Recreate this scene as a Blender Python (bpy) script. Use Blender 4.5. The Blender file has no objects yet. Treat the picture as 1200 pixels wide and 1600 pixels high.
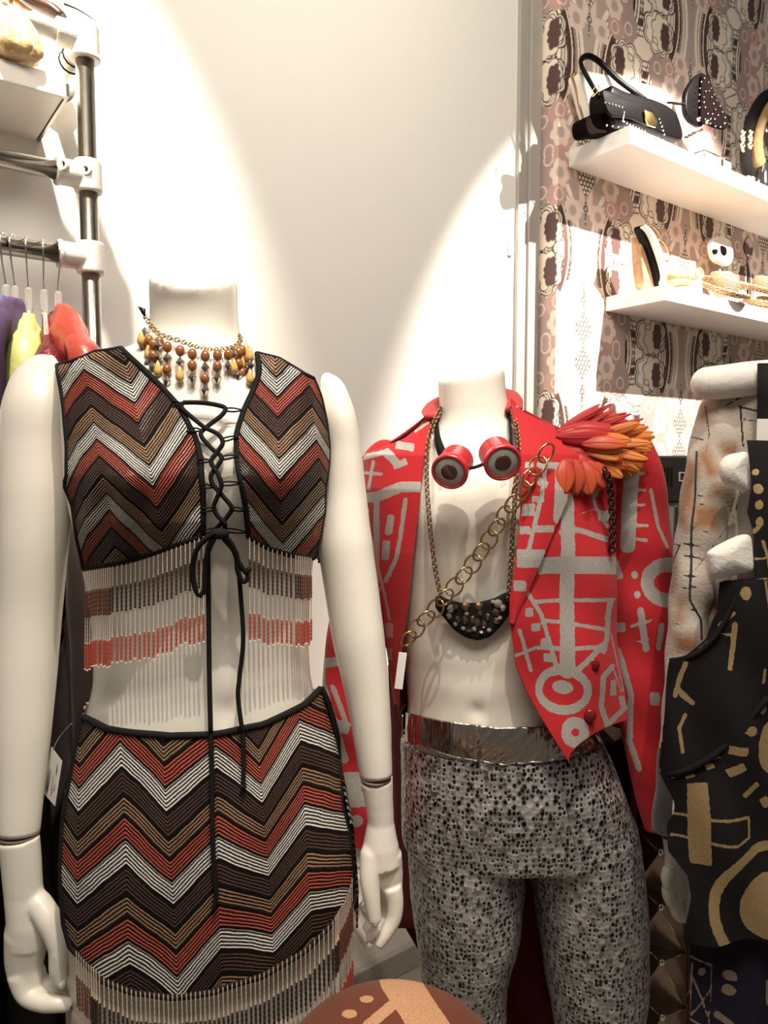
import bpy, bmesh, math, random
import numpy as np
from mathutils import Vector, Matrix, Euler

random.seed(7)
rng = np.random.default_rng(7)
SC = bpy.context.scene
COL = SC.collection

# ---------------------------------------------------------------- camera
CAMZ = 1.42
PITCH = math.radians(4.2)
FOC = 1155.0                       # focal length in pixels of the 1200x1600 frame
cd = bpy.data.cameras.new('camera')
cam = bpy.data.objects.new('camera', cd)
COL.objects.link(cam)
cam.location = (0, 0, CAMZ)
cam.rotation_euler = (math.radians(90) - PITCH, 0, 0)
cd.sensor_fit = 'VERTICAL'
cd.sensor_height = 36.0
cd.lens = 36.0 * FOC / 1600.0
cd.clip_start = 0.05
SC.camera = cam

# ---------------------------------------------------------------- colour management, world
SC.view_settings.view_transform = 'Standard'
SC.view_settings.look = 'None'
SC.view_settings.gamma = 1.0
SC.view_settings.use_curve_mapping = False
SC.view_settings.exposure = 0.55
world = bpy.data.worlds.new('world')
SC.world = world
world.use_nodes = True
wbg = world.node_tree.nodes['Background']
wbg.inputs[0].default_value = (1.0, 0.90, 0.80, 1)
wbg.inputs[1].default_value = 0.085

# ---------------------------------------------------------------- lamps of the shop, with an added wall wash and front fill
def aim(o, target):
    d = Vector(target) - o.location
    o.rotation_euler = d.to_track_quat('-Z', 'Y').to_euler()

def spot(loc, target, power, angle, blend=0.4, size=0.03, col=(1.0, 0.90, 0.76)):
    l = bpy.data.lights.new('spot_lamp', 'SPOT')
    l.energy = power; l.spot_size = math.radians(angle); l.spot_blend = blend
    l.shadow_soft_size = size; l.color = col
    o = bpy.data.objects.new('spot_lamp', l); COL.objects.link(o)
    o.location = loc; aim(o, target)
    return o

def area(loc, target, power, sx, sy, col=(1.0, 0.91, 0.80)):
    l = bpy.data.lights.new('front_fill', 'AREA')
    l.shape = 'RECTANGLE'; l.size = sx; l.size_y = sy; l.energy = power; l.color = col
    o = bpy.data.objects.new('front_fill', l); COL.objects.link(o)
    o.location = loc; aim(o, target)
    return o

spot((1.52, 1.50, 3.03), (0.93, 2.45, 1.70), 420, 63, 0.35, 0.012, (1.0, 0.90, 0.79))   # over the shelves
spot((-0.40, 0.72, 3.00), (-0.78, 1.45, 1.80), 240, 50, 0.65, 0.03)                    # wall behind the rack
spot((0.30, 0.95, 3.05), (0.30, 2.10, 2.20), 25, 120, 1.0, 0.10)                        # added wash that brightens the wall between the two lamps
spot((0.10, 0.12, 3.00), (-0.12, 0.80, 1.24), 70, 34, 1.0, 0.015)                      # over the beaded top
spot((0.36, 0.35, 3.00), (0.24, 1.03, 1.28), 52, 34, 1.0, 0.015)                       # over the red jacket
area((0.10, -0.20, 2.95), (0.1, 0.9, 1.45), 24, 1.4, 0.5)                              # added front fill for the figures, an unseen source


# ---------------------------------------------------------------- projection helpers (design time)
CP, SP = math.cos(PITCH), math.sin(PITCH)
def P(px, py, Y):
    """point where the sight line through image point (px,py) reaches depth Y"""
    x = (np.asarray(px, float) - 600.0) / FOC
    z = (800.0 - np.asarray(py, float)) / FOC
    dy = CP + z * SP; dz = -SP + z * CP
    t = np.asarray(Y, float) / dy
    r = np.stack(np.broadcast_arrays(x * t, Y + 0 * t, CAMZ + dz * t), -1)
    return r
def PV(px, py, Y):
    return Vector([float(v) for v in P(px, py, Y)])
def Q(w):
    """image point of a world point"""
    w = np.asarray(w, float)
    X = w[..., 0]; Y = w[..., 1]; Z = w[..., 2] - CAMZ
    fw = Y * CP - Z * SP; up = Y * SP + Z * CP
    return 600 + FOC * X / fw, 800 - FOC * up / fw

# the back walls run to the right and away
WD = np.array([0.8024, 0.5968, 0.0])     # along the wall
WN = np.array([0.5968, -0.8024, 0.0])    # out of the wall, into the shop
def wallP(base, px, py, out=0.0):
    """point on the wall plane through (0,base), moved 'out' towards the shop"""
    p0 = np.array([0, base, CAMZ]) + WN * out
    d = P(px, py, 1.0) - np.array([0, 0, CAMZ])
    t = ((p0 - np.array([0, 0, CAMZ])) @ WN) / (d @ WN)
    return np.array([0, 0, CAMZ]) + d * np.asarray(t)[..., None]
BW, BP = 1.92, 1.817                     # white wall, papered wall

# ---------------------------------------------------------------- objects
def link(o, parent=None):
    COL.objects.link(o)
    if parent is not None:
        o.parent = parent
        o.matrix_parent_inverse = Matrix.Translation(-parent.location) if parent.type == 'EMPTY' else parent.matrix_basis.inverted()
    return o

def tag(o, label=None, cat=None, group=None, kind=None):
    if label: o['label'] = label
    if cat: o['category'] = cat
    if group: o['group'] = group
    if kind: o['kind'] = kind
    return o

def empty(name, loc, label=None, cat=None, group=None):
    o = bpy.data.objects.new(name, None)
    COL.objects.link(o); o.location = [float(v) for v in loc]
    o.empty_display_size = 0.05
    return tag(o, label, cat, group)

def make(name, V, F, mat=None, parent=None, smooth=True, attrs=None, uv=None):
    me = bpy.data.meshes.new(name)
    V = np.asarray(V, float)
    me.from_pydata([tuple(v) for v in V.tolist()], [], [tuple(f) for f in F])
    me.update()
    if smooth: me.polygons.foreach_set('use_smooth', [True] * len(me.polygons))
    if attrs:
        for k, a in attrs.items():
            a = np.asarray(a, float)
            if a.ndim == 2:
                at = me.color_attributes.new(k, 'FLOAT_COLOR', 'POINT')
                if a.shape[1] == 3: a = np.concatenate([a, np.ones((len(a), 1))], 1)
                at.data.foreach_set('color', a.ravel())
            else:
                at = me.attributes.new(k, 'FLOAT', 'POINT')
                at.data.foreach_set('value', a.ravel())
    if uv is not None:
        uvl = me.uv_layers.new(name='UVMap')
        idx = np.zeros(len(me.loops), int); me.loops.foreach_get('vertex_index', idx)
        uvl.data.foreach_set('uv', np.asarray(uv, float)[idx].ravel())
    if mat: 
        for m in (mat if isinstance(mat, (list, tuple)) else [mat]): me.materials.append(m)
    o = bpy.data.objects.new(name, me)
    return link(o, parent)

def mod(o, kind, **kw):
    m = o.modifiers.new(kind.lower(), kind)
    for k, v in kw.items(): setattr(m, k, v)
    return m

class MB:
    """collects shapes into one mesh"""
    def __init__(s): s.V = []; s.F = []; s.M = []; s.mi = 0
    def add(s, V, F):
        n = len(s.V); s.V += [tuple(map(float, v)) for v in V]
        s.F += [tuple(i + n for i in f) for f in F]; s.M += [s.mi] * len(F)
        return s
    def box(s, c, size, R=None):
        c = np.array(c, float); h = np.array(size, float) / 2
        V = [np.array([x, y, z]) * h for x in (-1, 1) for y in (-1, 1) for z in (-1, 1)]
        if R is not None: V = [np.array(R @ Vector(v)) for v in V]
        return s.add([v + c for v in V], [(0, 1, 3, 2), (4, 6, 7, 5), (0, 4, 5, 1), (2, 3, 7, 6), (0, 2, 6, 4), (1, 5, 7, 3)])
    def tube(s, pts, r, n=10, closed=False, cap=True, flat=1.0, up=None):
        V, F = tube_mesh(pts, r, n, closed, cap, flat, up); return s.add(V, F)
    def ball(s, c, r, n=10, R=None):
        V, F = ball_mesh(n)
        r = np.array([r] * 3 if np.isscalar(r) else r, float)
        V = V * r
        if R is not None: V = np.array([R @ Vector(v) for v in V])
        return s.add(V + np.array(c, float), F)
    def lathe(s, prof, n=24, M=None):
        V, F = lathe_mesh(prof, n)
        if M is not None: V = np.array([M @ Vector(v) for v in V])
        return s.add(V, F)
    def prism(s, poly, M, h):
        """poly (2D) extruded by h along local z, placed by matrix M"""
        n = len(poly)
        V = [M @ Vector((p[0], p[1], 0)) for p in poly] + [M @ Vector((p[0], p[1], h)) for p in poly]
        F = [tuple(range(n))[::-1], tuple(range(n, 2 * n))] + [(i, (i + 1) % n, n + (i + 1) % n, n + i) for i in range(n)]
        return s.add(V, F)
    def build(s, name, mat, parent=None, smooth=True, bevel=0, seg=2):
        o = make(name, s.V, s.F, mat, parent, smooth)
        if isinstance(mat, (list, tuple)): o.data.polygons.foreach_set('material_index', s.M)
        if bevel:
            mod(o, 'BEVEL', width=bevel, segments=seg, limit_method='ANGLE')
        return o

def ball_mesh(n=10):
    m = max(4, n // 2 + 1); V = [(0, 0, 1)]; F = []
    for i in range(1, m):
        a = math.pi * i / m
        for j in range(n):
            b = 2 * math.pi * j / n
            V.append((math.sin(a) * math.cos(b), math.sin(a) * math.sin(b), math.cos(a)))
    V.append((0, 0, -1)); L = len(V) - 1
    for j in range(n): F.append((0, 1 + j, 1 + (j + 1) % n))
    for i in range(m - 2):
        for j in range(n):
            a = 1 + i * n + j; b = 1 + i * n + (j + 1) % n
            F.append((a, a + n, b + n, b))
    for j in range(n): F.append((L, 1 + (m - 2) * n + (j + 1) % n, 1 + (m - 2) * n + j))
    return np.array(V), F

def lathe_mesh(prof, n=24):
    """profile of (r,z), turned about z"""
    V = []; F = []
    for r, z in prof:
        for j in range(n):
            b = 2 * math.pi * j / n; V.append((r * math.cos(b), r * math.sin(b), z))
    for i in range(len(prof) - 1):
        for j in range(n):
            F.append((i * n + j, i * n + (j + 1) % n, (i + 1) * n + (j + 1) % n, (i + 1) * n + j))
    F.append(tuple(range(n))[::-1]); F.append(tuple(range((len(prof) - 1) * n, len(prof) * n)))
    return np.array(V), F

def catmull(pts, k=8, closed=False):
    pts = np.asarray(pts, float); n = len(pts); out = []
    if n < 3 and not closed:
        return np.array([pts[0] + (pts[-1] - pts[0]) * i / k for i in range(k + 1)])
    rngi = n if closed else n - 1
    for i in range(rngi):
        if closed: p0, p1, p2, p3 = (pts[(i + d) % n] for d in (-1, 0, 1, 2))
        else: p0, p1, p2, p3 = pts[max(i - 1, 0)], pts[i], pts[i + 1], pts[min(i + 2, n - 1)]
        for j in range(k):
            t = j / k
            out.append(0.5 * ((2 * p1) + (-p0 + p2) * t + (2 * p0 - 5 * p1 + 4 * p2 - p3) * t * t + (-p0 + 3 * p1 - 3 * p2 + p3) * t ** 3))
    if not closed: out.append(pts[-1])
    return np.array(out)

def tube_mesh(pts, r, n=10, closed=False, cap=True, flat=1.0, up=None):
    pts = np.asarray(pts, float); m = len(pts)
    r = np.array([r] * m, float) if np.isscalar(r) else np.interp(np.linspace(0, 1, m), np.linspace(0, 1, len(r)), r)
    fl = np.array([flat] * m, float) if np.isscalar(flat) else np.interp(np.linspace(0, 1, m), np.linspace(0, 1, len(flat)), flat)
    if closed: T = np.roll(pts, -1, 0) - np.roll(pts, 1, 0)
    else: T = np.gradient(pts, axis=0)
    T /= np.linalg.norm(T, axis=1)[:, None] + 1e-12
    ref = np.array(up, float) if up is not None else (np.array([0, 0, 1.0]) if abs(T[0][2]) < 0.9 else np.array([0, 1.0, 0]))
    V = []; Nn = ref
    for i in range(m):
        if up is not None: Nn = ref
        Nn = Nn - T[i] * (Nn @ T[i]); Nn = Nn / (np.linalg.norm(Nn) + 1e-12)
        B = np.cross(T[i], Nn)
        for j in range(n):
            a = 2 * math.pi * j / n
            V.append(pts[i] + r[i] * (math.cos(a) * B + math.sin(a) * Nn * fl[i]))
    F = []
    for i in range(m if closed else m - 1):
        for j in range(n):
            a = i * n + j; b = i * n + (j + 1) % n; i2 = (i + 1) % m
            F.append((a, b, i2 * n + (j + 1) % n, i2 * n + j))
    if cap and not closed:
        F.append(tuple(range(n))[::-1]); F.append(tuple(range((m - 1) * n, m * n)))
    return np.array(V), F

def grid_faces(nx, ny, flip=False):
    F = []
    for j in range(ny - 1):
        for i in range(nx - 1):
            a = j * nx + i
            F.append((a, a + nx, a + nx + 1, a + 1) if not flip else (a, a + 1, a + nx + 1, a + nx))
    return F

def obox(name, c, size, mat, parent=None, R=None, bevel=0.0):
    b = MB().box(c, size, R)
    return b.build(name, mat, parent, smooth=False, bevel=bevel)

def fuse(name, tubes, balls, mat, parent=None, voxel=0.003, it=6, fac=0.5):
    """limbs grown into one continuous skin"""
    b = MB()
    for t in tubes: b.tube(*t[0:2], n=t[2] if len(t) > 2 else 14, flat=t[3] if len(t) > 3 else 1.0)
    for c, r in balls: b.ball(c, r, 14)
    o = b.build(name, mat, parent)
    m = mod(o, 'REMESH', mode='VOXEL', voxel_size=voxel); m.use_smooth_shade = True
    mod(o, 'SMOOTH', factor=fac, iterations=it)
    return o

# ---------------------------------------------------------------- node helpers
class NT:
    def __init__(s, name):
        s.m = bpy.data.materials.new(name); s.m.use_nodes = True
        s.t = s.m.node_tree; s.b = s.t.nodes['Principled BSDF']
    def n(s, typ, **kw):
        x = s.t.nodes.new(typ)
        for k, v in kw.items(): setattr(x, k, v)
        return x
    def put(s, inp, v):
        if isinstance(v, bpy.types.NodeSocket): s.t.links.new(v, inp)
        elif isinstance(v, (tuple, list)) and len(v) == 3 and inp.type == 'RGBA': inp.default_value = (*v, 1)
        else: inp.default_value = v
    def math(s, op, a, b=0.0, c=0.0, clamp=False):
        x = s.n('ShaderNodeMath', operation=op, use_clamp=clamp)
        s.put(x.inputs[0], a); s.put(x.inputs[1], b)
        if op in ('MULTIPLY_ADD', 'WRAP', 'SMOOTH_MIN'): s.put(x.inputs[2], c)
        return x.outputs[0]
    def mix(s, f, a, b):
        x = s.n('ShaderNodeMix', data_type='RGBA')
        s.put(x.inputs[0], f); s.put(x.inputs[6], a); s.put(x.inputs[7], b)
        return x.outputs[2]
    def noise(s, scale, detail=2, vec=None, rough=0.5, out=0):
        x = s.n('ShaderNodeTexNoise'); x.inputs['Scale'].default_value = scale
        x.inputs['Detail'].default_value = detail; x.inputs['Roughness'].default_value = rough
        if vec is not None: s.put(x.inputs['Vector'], vec)
        return x.outputs[out]
    def obj(s): return s.n('ShaderNodeTexCoord').outputs['Object']
    def uv(s): return s.n('ShaderNodeTexCoord').outputs['UV']
    def attr(s, name, out='Fac'):
        x = s.n('ShaderNodeAttribute'); x.attribute_name = name; return x.outputs[out]
    def ramp(s, f, stops, interp='LINEAR'):
        x = s.n('ShaderNodeValToRGB'); s.put(x.inputs[0], f)
        e = x.color_ramp; e.interpolation = interp
        while len(e.elements) > 1: e.elements.remove(e.elements[0])
        for i, (p, c) in enumerate(stops):
            el = e.elements[0] if i == 0 else e.elements.new(p)
            el.position = p; el.color = (*c, 1) if len(c) == 3 else c
        return x.outputs[0]
    def bump(s, h, strength=0.3, dist=0.002):
        x = s.n('ShaderNodeBump'); x.inputs['Strength'].default_value = strength
        x.inputs['Distance'].default_value = dist; s.put(x.inputs['Height'], h)
        s.t.links.new(x.outputs[0], s.b.inputs['Normal'])
    def set(s, **kw):
        for k, v in kw.items(): s.put(s.b.inputs[k.replace('_', ' ')], v)
        return s

def mat(name, col, rough=0.5, metal=0.0, var=0.0, nscale=30, bump=0.0, bscale=200, bdist=0.001, sheen=0.0, **kw):
    t = NT(name)
    t.set(Roughness=rough, Metallic=metal)
    if var > 0:
        f = t.noise(nscale, 3, t.obj())
        lo = tuple(max(0, c * (1 - var)) for c in col); hi = tuple(min(1, c * (1 + var)) for c in col)
        t.set(Base_Color=t.mix(f, lo, hi))
    else: t.set(Base_Color=(*col, 1))
    if bump > 0: t.bump(t.noise(bscale, 2, t.obj()), bump, bdist)
    if sheen: t.set(Sheen_Weight=sheen)
    for k, v in kw.items(): t.set(**{k: v})
    return t.m

M = {}
M['white_paint'] = mat('white_wall_paint', (0.88, 0.86, 0.80), 0.55, var=0.02, nscale=4, bump=0.05)
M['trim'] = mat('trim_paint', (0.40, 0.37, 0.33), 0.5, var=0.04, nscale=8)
M['floor'] = mat('shop_floor', (0.36, 0.32, 0.27), 0.5, var=0.15, nscale=6, bump=0.1)
M['ceiling'] = mat('ceiling_paint', (0.8, 0.78, 0.74), 0.8)
M['shelf'] = mat('shelf_lacquer', (0.93, 0.91, 0.88), 0.35)
M['chrome'] = mat('galvanised_pipe', (0.33, 0.295, 0.26), 0.22, 1.0, var=0.25, nscale=60)
M['clamp'] = mat('cast_clamp_metal', (0.66, 0.63, 0.58), 0.5, 0.35, var=0.08, nscale=50, bump=0.35, bscale=400)
M['black_metal'] = mat('black_metal', (0.02, 0.018, 0.016), 0.35, 0.6)
M['skin'] = mat('mannequin_lacquer', (0.80, 0.75, 0.66), 0.38, var=0.03, nscale=10, Coat_Weight=0.15)
M['seam'] = mat('joint_gap', (0.16, 0.12, 0.09), 0.7)
M['black_cord'] = mat('black_cord', (0.008, 0.007, 0.007), 0.8, bump=0.3, bscale=700, Specular_IOR_Level=0.2)
M['black_cloth'] = mat('black_cloth', (0.010, 0.008, 0.008), 0.85, var=0.3, bump=0.3, bscale=500, Specular_IOR_Level=0.2)
M['steel'] = mat('bright_steel', (0.82, 0.80, 0.76), 0.18, 1.0)
M['brass'] = mat('antique_brass', (0.52, 0.36, 0.17), 0.25, 1.0, var=0.3, nscale=90)
M['gold'] = mat('gold_metal', (0.75, 0.52, 0.22), 0.25, 1.0)

# ================================================================ structure
def wall_slab(name, base, s0, s1, z0, z1, m, thick=0.12, kind='structure'):
    a = np.array([0, base, 0]) + WD * s0; b = np.array([0, base, 0]) + WD * s1
    V = []
    for off in (0, -thick):
        for p in (a, b):
            for z in (z0, z1):
                q = p + WN * off; V.append((q[0], q[1], z))
    o = make(name, V, [(0, 2, 3, 1), (4, 5, 7, 6), (0, 1, 5, 4), (2, 6, 7, 3), (1, 3, 7, 5), (0, 4, 6, 2)], m, smooth=False)
    o['kind'] = kind
    return o

sTrimL = float((wallP(BW, 800, 700) - np.array([0, BW, CAMZ])) @ WD)
sTrimR = float((wallP(BW, 832, 700) - np.array([0, BW, CAMZ])) @ WD)
cor = wallP(BP, 865, 700)
sCor = float((cor - np.array([0, BP, CAMZ])) @ WD)
o = wall_slab('wall_back', BW, -2.4, sTrimR + 0.06, 0, 3.1, M['white_paint'])
# floor, ceiling
o = make('floor', [(-3, -1.5, 0), (4, -1.5, 0), (4, 5, 0), (-3, 5, 0), (-3, -1.5, -.1), (4, -1.5, -.1), (4, 5, -.1), (-3, 5, -.1)],
         [(0, 1, 2, 3), (7, 6, 5, 4), (0, 4, 5, 1), (1, 5, 6, 2), (2, 6, 7, 3), (3, 7, 4, 0)], M['floor'], smooth=False)
o['kind'] = 'structure'
# baseboard
b = MB()
aa = np.array([0, BW, 0]) - WD * 2.4 + WN * 0.009; bb = np.array([0, BW, 0]) + WD * sTrimL + WN * 0.009
mid = (aa + bb) / 2; ang = math.atan2(WD[1], WD[0])
Rw = Matrix.Rotation(ang, 3, 'Z')
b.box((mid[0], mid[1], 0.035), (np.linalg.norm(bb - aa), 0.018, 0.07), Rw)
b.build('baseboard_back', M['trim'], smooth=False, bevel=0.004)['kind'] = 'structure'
# vertical trim: two profiles side by side
b = MB()
def trim_strip(b, s0, s1, out, z0=0.0, z1=3.1):
    c = np.array([0, BW, 0]) + WD * (s0 + s1) / 2 + WN * (out / 2 + 0.001)
    b.box((c[0], c[1], (z0 + z1) / 2), (s1 - s0, out, z1 - z0), Rw)
wT = sTrimR - sTrimL
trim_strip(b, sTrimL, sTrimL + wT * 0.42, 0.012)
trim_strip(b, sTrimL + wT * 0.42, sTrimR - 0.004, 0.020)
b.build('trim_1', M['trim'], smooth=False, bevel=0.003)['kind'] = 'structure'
# small pale block on the edge of the trim
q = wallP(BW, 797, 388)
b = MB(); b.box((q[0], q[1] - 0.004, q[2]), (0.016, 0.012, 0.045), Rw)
tag(b.build('trim_block', M['clamp'], smooth=False, bevel=0.003), 'small pale metal block on the edge of the vertical wall trim', 'catch')

# ---- papered wall: pattern worked out as colours on the sheet itself
def lin(c):
    c = np.asarray(c, float) / 255.0
    return np.where(c <= 0.04045, c / 12.92, ((c + 0.055) / 1.055) ** 2.4)
C_CREAM = lin((246, 230, 212)); C_MAUVE = lin((178, 154, 148)); C_PINK = lin((200, 162, 154)); C_PALE = lin((238, 214, 200))
C_PLUM = lin((92, 66, 64)); C_BLACK = lin((26, 16, 14)); C_BROWN = lin((92, 58, 48)); C_GREYM = lin((190, 172, 162)); C_WHITE = lin((250, 240, 225))
PU, PVv = 0.29, 0.295
def paper(s, z, sA=0.820, z0=1.789):
    s = s / 0.914; z = (z - CAMZ) / 0.914 + CAMZ
    n = len(s); col = np.tile(C_CREAM, (n, 1))
    i = np.round((s - sA) / (2 * PU)); u0 = s - sA - 2 * PU * i; u = np.abs(u0)
    v = z - z0 - PVv * (np.mod(i, 2)); v = np.mod(v + PVv, 2 * PVv) - PVv; v = np.abs(v)
    w = 0.0022
    def paint(d, c):
        a = np.clip(0.5 - d / w, 0, 1)[:, None]; col[:] = col * (1 - a) + np.asarray(c) * a
    def circ(cu, cv, r): return np.hypot(u - cu, v - cv) - r
    def band(d, lo, hi): return np.maximum(lo - d, d - hi)
    # lyre arcs, bulging towards the bead column
    r = np.hypot(u - PU, (v - PVv) * 0.85)
    paint(band(r, .268, .31), C_GREYM); paint(band(r, .262, .268), C_WHITE)
    for lo, hi, c in ((.250, .262, C_CREAM), (.246, .250, C_BROWN), (.238, .246, C_WHITE), (.226, .238, C_MAUVE), (.220, .226, C_BROWN),
                      (.214, .220, C_BLACK), (.208, .214, C_WHITE), (.188, .208, C_BROWN), (.184, .188, C_BLACK), (.176, .184, C_WHITE),
                      (.172, .176, C_BLACK), (.160, .172, C_CREAM), (.156, .160, C_BLACK)):
        paint(band(r, lo, hi), c)
    # arcs bulging to the middle line
    r = np.hypot(u - 0.02, v)
    for lo, hi, c in ((.262, .265, C_BLACK), (.246, .250, C_BLACK), (.236, .246, C_WHITE), (.230, .236, C_BLACK), (.205, .222, C_BLACK), (.222, .230, C_CREAM)):
        paint(np.maximum(band(r, lo, hi), v - .12), c)
    # scalloped cloud with hooked inner line and a plum heart
    def scallop(cu, cv, ru, rv, k, amp, ph=0.0):
        a = np.arctan2(v - cv, u - cu); rr = np.hypot((u - cu) / ru, (v - cv) / rv)
        return (rr - 1 - amp * np.abs(np.sin(k * a / 2 + ph)) + amp * .5) * min(ru, rv)
    d = scallop(.200, .228, .084, .070, 8, .20)
    paint(d - .0055, C_BLACK); paint(d, C_CREAM); paint(d + .0065, C_BLACK); paint(d + .0098, C_WHITE)
    d = scallop(.185, .232, .054, .056, 7, .22, .6)
    paint(d - .0040, C_BLACK); paint(d, C_CREAM)
    d = scallop(.163, .226, .027, .046, 8, .20); paint(d, C_PLUM)
    hook = band(circ(.222, .190, .0), .016, .019); paint(np.maximum(hook, .185 - v - 0 * u), C_BLACK)
    # mauve blossom mass
    for cu, cv, r_ in ((.203, .100, .050), (.140, .118, .042), (.180, .02, .046), (.130, .05, .05), (.19, .06, .04)):
        a = np.arctan2(v - cv, u - cu)
        paint(circ(cu, cv, r_) - .006 * np.abs(np.sin(4.5 * a)), C_MAUVE if cu > .175 else C_PINK)
    paint(np.maximum(u - .05, v - .17), C_GREYM * .75 + C_PINK * .25)
    paint(np.maximum(band(np.abs(u) , .0, .034), v - .165), C_PALE)
    # pale flowers
    def flower(cu, cv, R, ph=0.3):
        a = np.arctan2(v - cv, u - cu); rr = np.hypot(u - cu, v - cv)
        paint(rr - R * (0.80 + 0.24 * np.abs(np.cos(3 * a + ph))), C_PALE)
        paint(np.abs(rr - R * .40) - .0012, C_GREYM); paint(rr - R * .36, C_GREYM)
    flower(.128, .062, .044); flower(.064, .165, .042, .8)
    for cu, cv in ((.205, .110), (.132, .128), (.178, .012)):
        rr = np.hypot(u - cu, v - cv); paint(np.abs(rr - .019) - .0028, C_PALE)
    # bead column: clusters of dots
    def diamond(vc, h, wd):
        inside = np.abs(v - vc) / h + u / wd - 1
        inside = inside * min(h, wd)
        paint(inside, C_BLACK)
        p = .0165
        row = np.round((v - vc) / (p * .86)); uu = np.mod(u + p / 2 + np.mod(row, 2) * p / 2, p) - p / 2; vv = (v - vc) - row * p * .86
        dd = np.maximum(np.hypot(uu, vv) - .0062, inside + .002); paint(dd, C_CREAM)
    diamond(.056, .066, .044); diamond(.150, .030, .013); diamond(.190, .014, .008)
    paint(np.maximum(u - .0012, np.abs(v - .15) - .05), C_BLACK)
    return col

def paper_wall(name, origin, du, s_a, s_b, z_a, z_b, step, smap, m):
    ns = int((s_b - s_a) / step) + 1; nz = int((z_b - z_a) / step) + 1
    S, Z = np.meshgrid(np.linspace(s_a, s_b, ns), np.linspace(z_a, z_b, nz))
    V = origin[None, :] + du[None, :] * (S.ravel()[:, None]) + np.array([0, 0, 1.0])[None, :] * Z.ravel()[:, None]
    cols = paper(smap(S.ravel()), Z.ravel())
    o = make(name, V, grid_faces(ns, nz, True), m, smooth=False, attrs={'Col': cols})
    o['kind'] = 'structure'
    return o
t = NT('flowered_wallpaper'); t.set(Base_Color=t.attr('Col', 'Color'), Roughness=0.6)
t.bump(t.noise(300, 2, t.obj()), 0.05, 0.001); M['paper'] = t.m
og = np.array([0, BP, 0.0])
paper_wall('wall_right', og, WD, sCor, sCor + 1.75, 0.35, 3.1, 0.0032, lambda s: s, M['paper'])
# narrow return of the papered wall, turned back to the white wall
cc = og + WD * sCor
paper_wall('wall_return', cc, -WN, 0.0, 0.0943, 0.0, 3.1, 0.0032, lambda s: sCor - s, M['paper'])
# plain body behind the paper
wall_slab('wall_right_body', BP + 0.004, sCor + .004, sCor + 1.75, 0, 3.1, M['white_paint'], 0.08)

# ================================================================ body surfaces
class Surf:
    """upright body of horizontal oval sections; rows: (py, xl, xr, front depth, back depth)"""
    def __init__(s, Y0, rows, bumps=(), off=0.0):
        r = np.array([q[:5] for q in rows], float)
        L = P(r[:, 1], r[:, 0], Y0); R_ = P(r[:, 2], r[:, 0], Y0)
        s.Y0 = Y0; s.Z = L[:, 2][::-1]; s.xl = L[:, 0][::-1]; s.xr = R_[:, 0][::-1]
        s.bf = r[:, 3][::-1]; s.bb = r[:, 4][::-1]
        s.bumps = [(PV(b[0], b[1], Y0 - .09), b[2], b[3], b[4]) for b in bumps]   # px,py,sx,sz,height
        s.off = off
    def par(s, Z):
        i = lambda a: np.interp(Z, s.Z, a)
        xl, xr = i(s.xl) - s.off, i(s.xr) + s.off
        return (xl + xr) / 2, (xr - xl) / 2, i(s.bf) + s.off, i(s.bb) + s.off
    def bump(s, X, Z):
        h = 0
        for c, sx, sz, a in s.bumps:
            h = h + a * np.exp(-((X - c.x) / sx) ** 2 - ((Z - c.z) / sz) ** 2)
        return h
    def depth(s, X, Z, off=0.0, p=2.3):
        cx, a, bf, bb = s.par(Z)
        q = np.clip(np.abs((X - cx) / (a + off)), 0, 1)
        k = (1 - q ** p) ** (1 / p)
        return s.Y0 - (bf + off) * k - s.bump(X, Z) * np.minimum(1, k * 1.6)
    def front(s, px, py, off=0.0, lift=0.0):
        px = np.asarray(px, float); py = np.asarray(py, float)
        Y = np.full(np.broadcast(px, py).shape, s.Y0 - .05)
        for _ in range(14):
            w = P(px, py, Y); Y = 0.5 * Y + 0.5 * s.depth(w[..., 0], w[..., 2], off)
        return P(px, py, Y - lift)
    def ring(s, Z, n=64, off=0.0, p=2.3):
        cx, a, bf, bb = s.par(Z); V = []
        for j in range(n):
            th = 2 * math.pi * j / n
            sx, cy = math.sin(th), math.cos(th)
            X = cx + (a + off) * math.copysign(abs(sx) ** (2 / p), sx)
            k = abs(cy) ** (2 / p)
            Y = s.Y0 - (bf + off) * k - s.bump(X, Z) * min(1, k * 1.6) if cy > 0 else s.Y0 + (bb + off) * k
            V.append((X, Y, Z))
        return V
    def loft(s, z0, z1, nz=60, n=72, off=0.0, top_slant=None):
        V = []; F = []
        zs = np.linspace(z0, z1, nz)
        for k, z in enumerate(zs):
            V += s.ring(z, n, off)
        for k in range(nz - 1):
            for j in range(n):
                a = k * n + j; b = k * n + (j + 1) % n
                F.append((a, b, b + n, a + n) if z1 > z0 else (a, a + n, b + n, b))
        F.append(tuple(range(n))); F.append(tuple(range((nz - 1) * n, nz * n))[::-1])
        V = np.array(V)
        if top_slant is not None: V = top_slant(V)
        return V, F

def I(tbl, v):
    t = sorted(tbl); return np.interp(v, [a for a, _ in t], [b for _, b in t])

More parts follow.
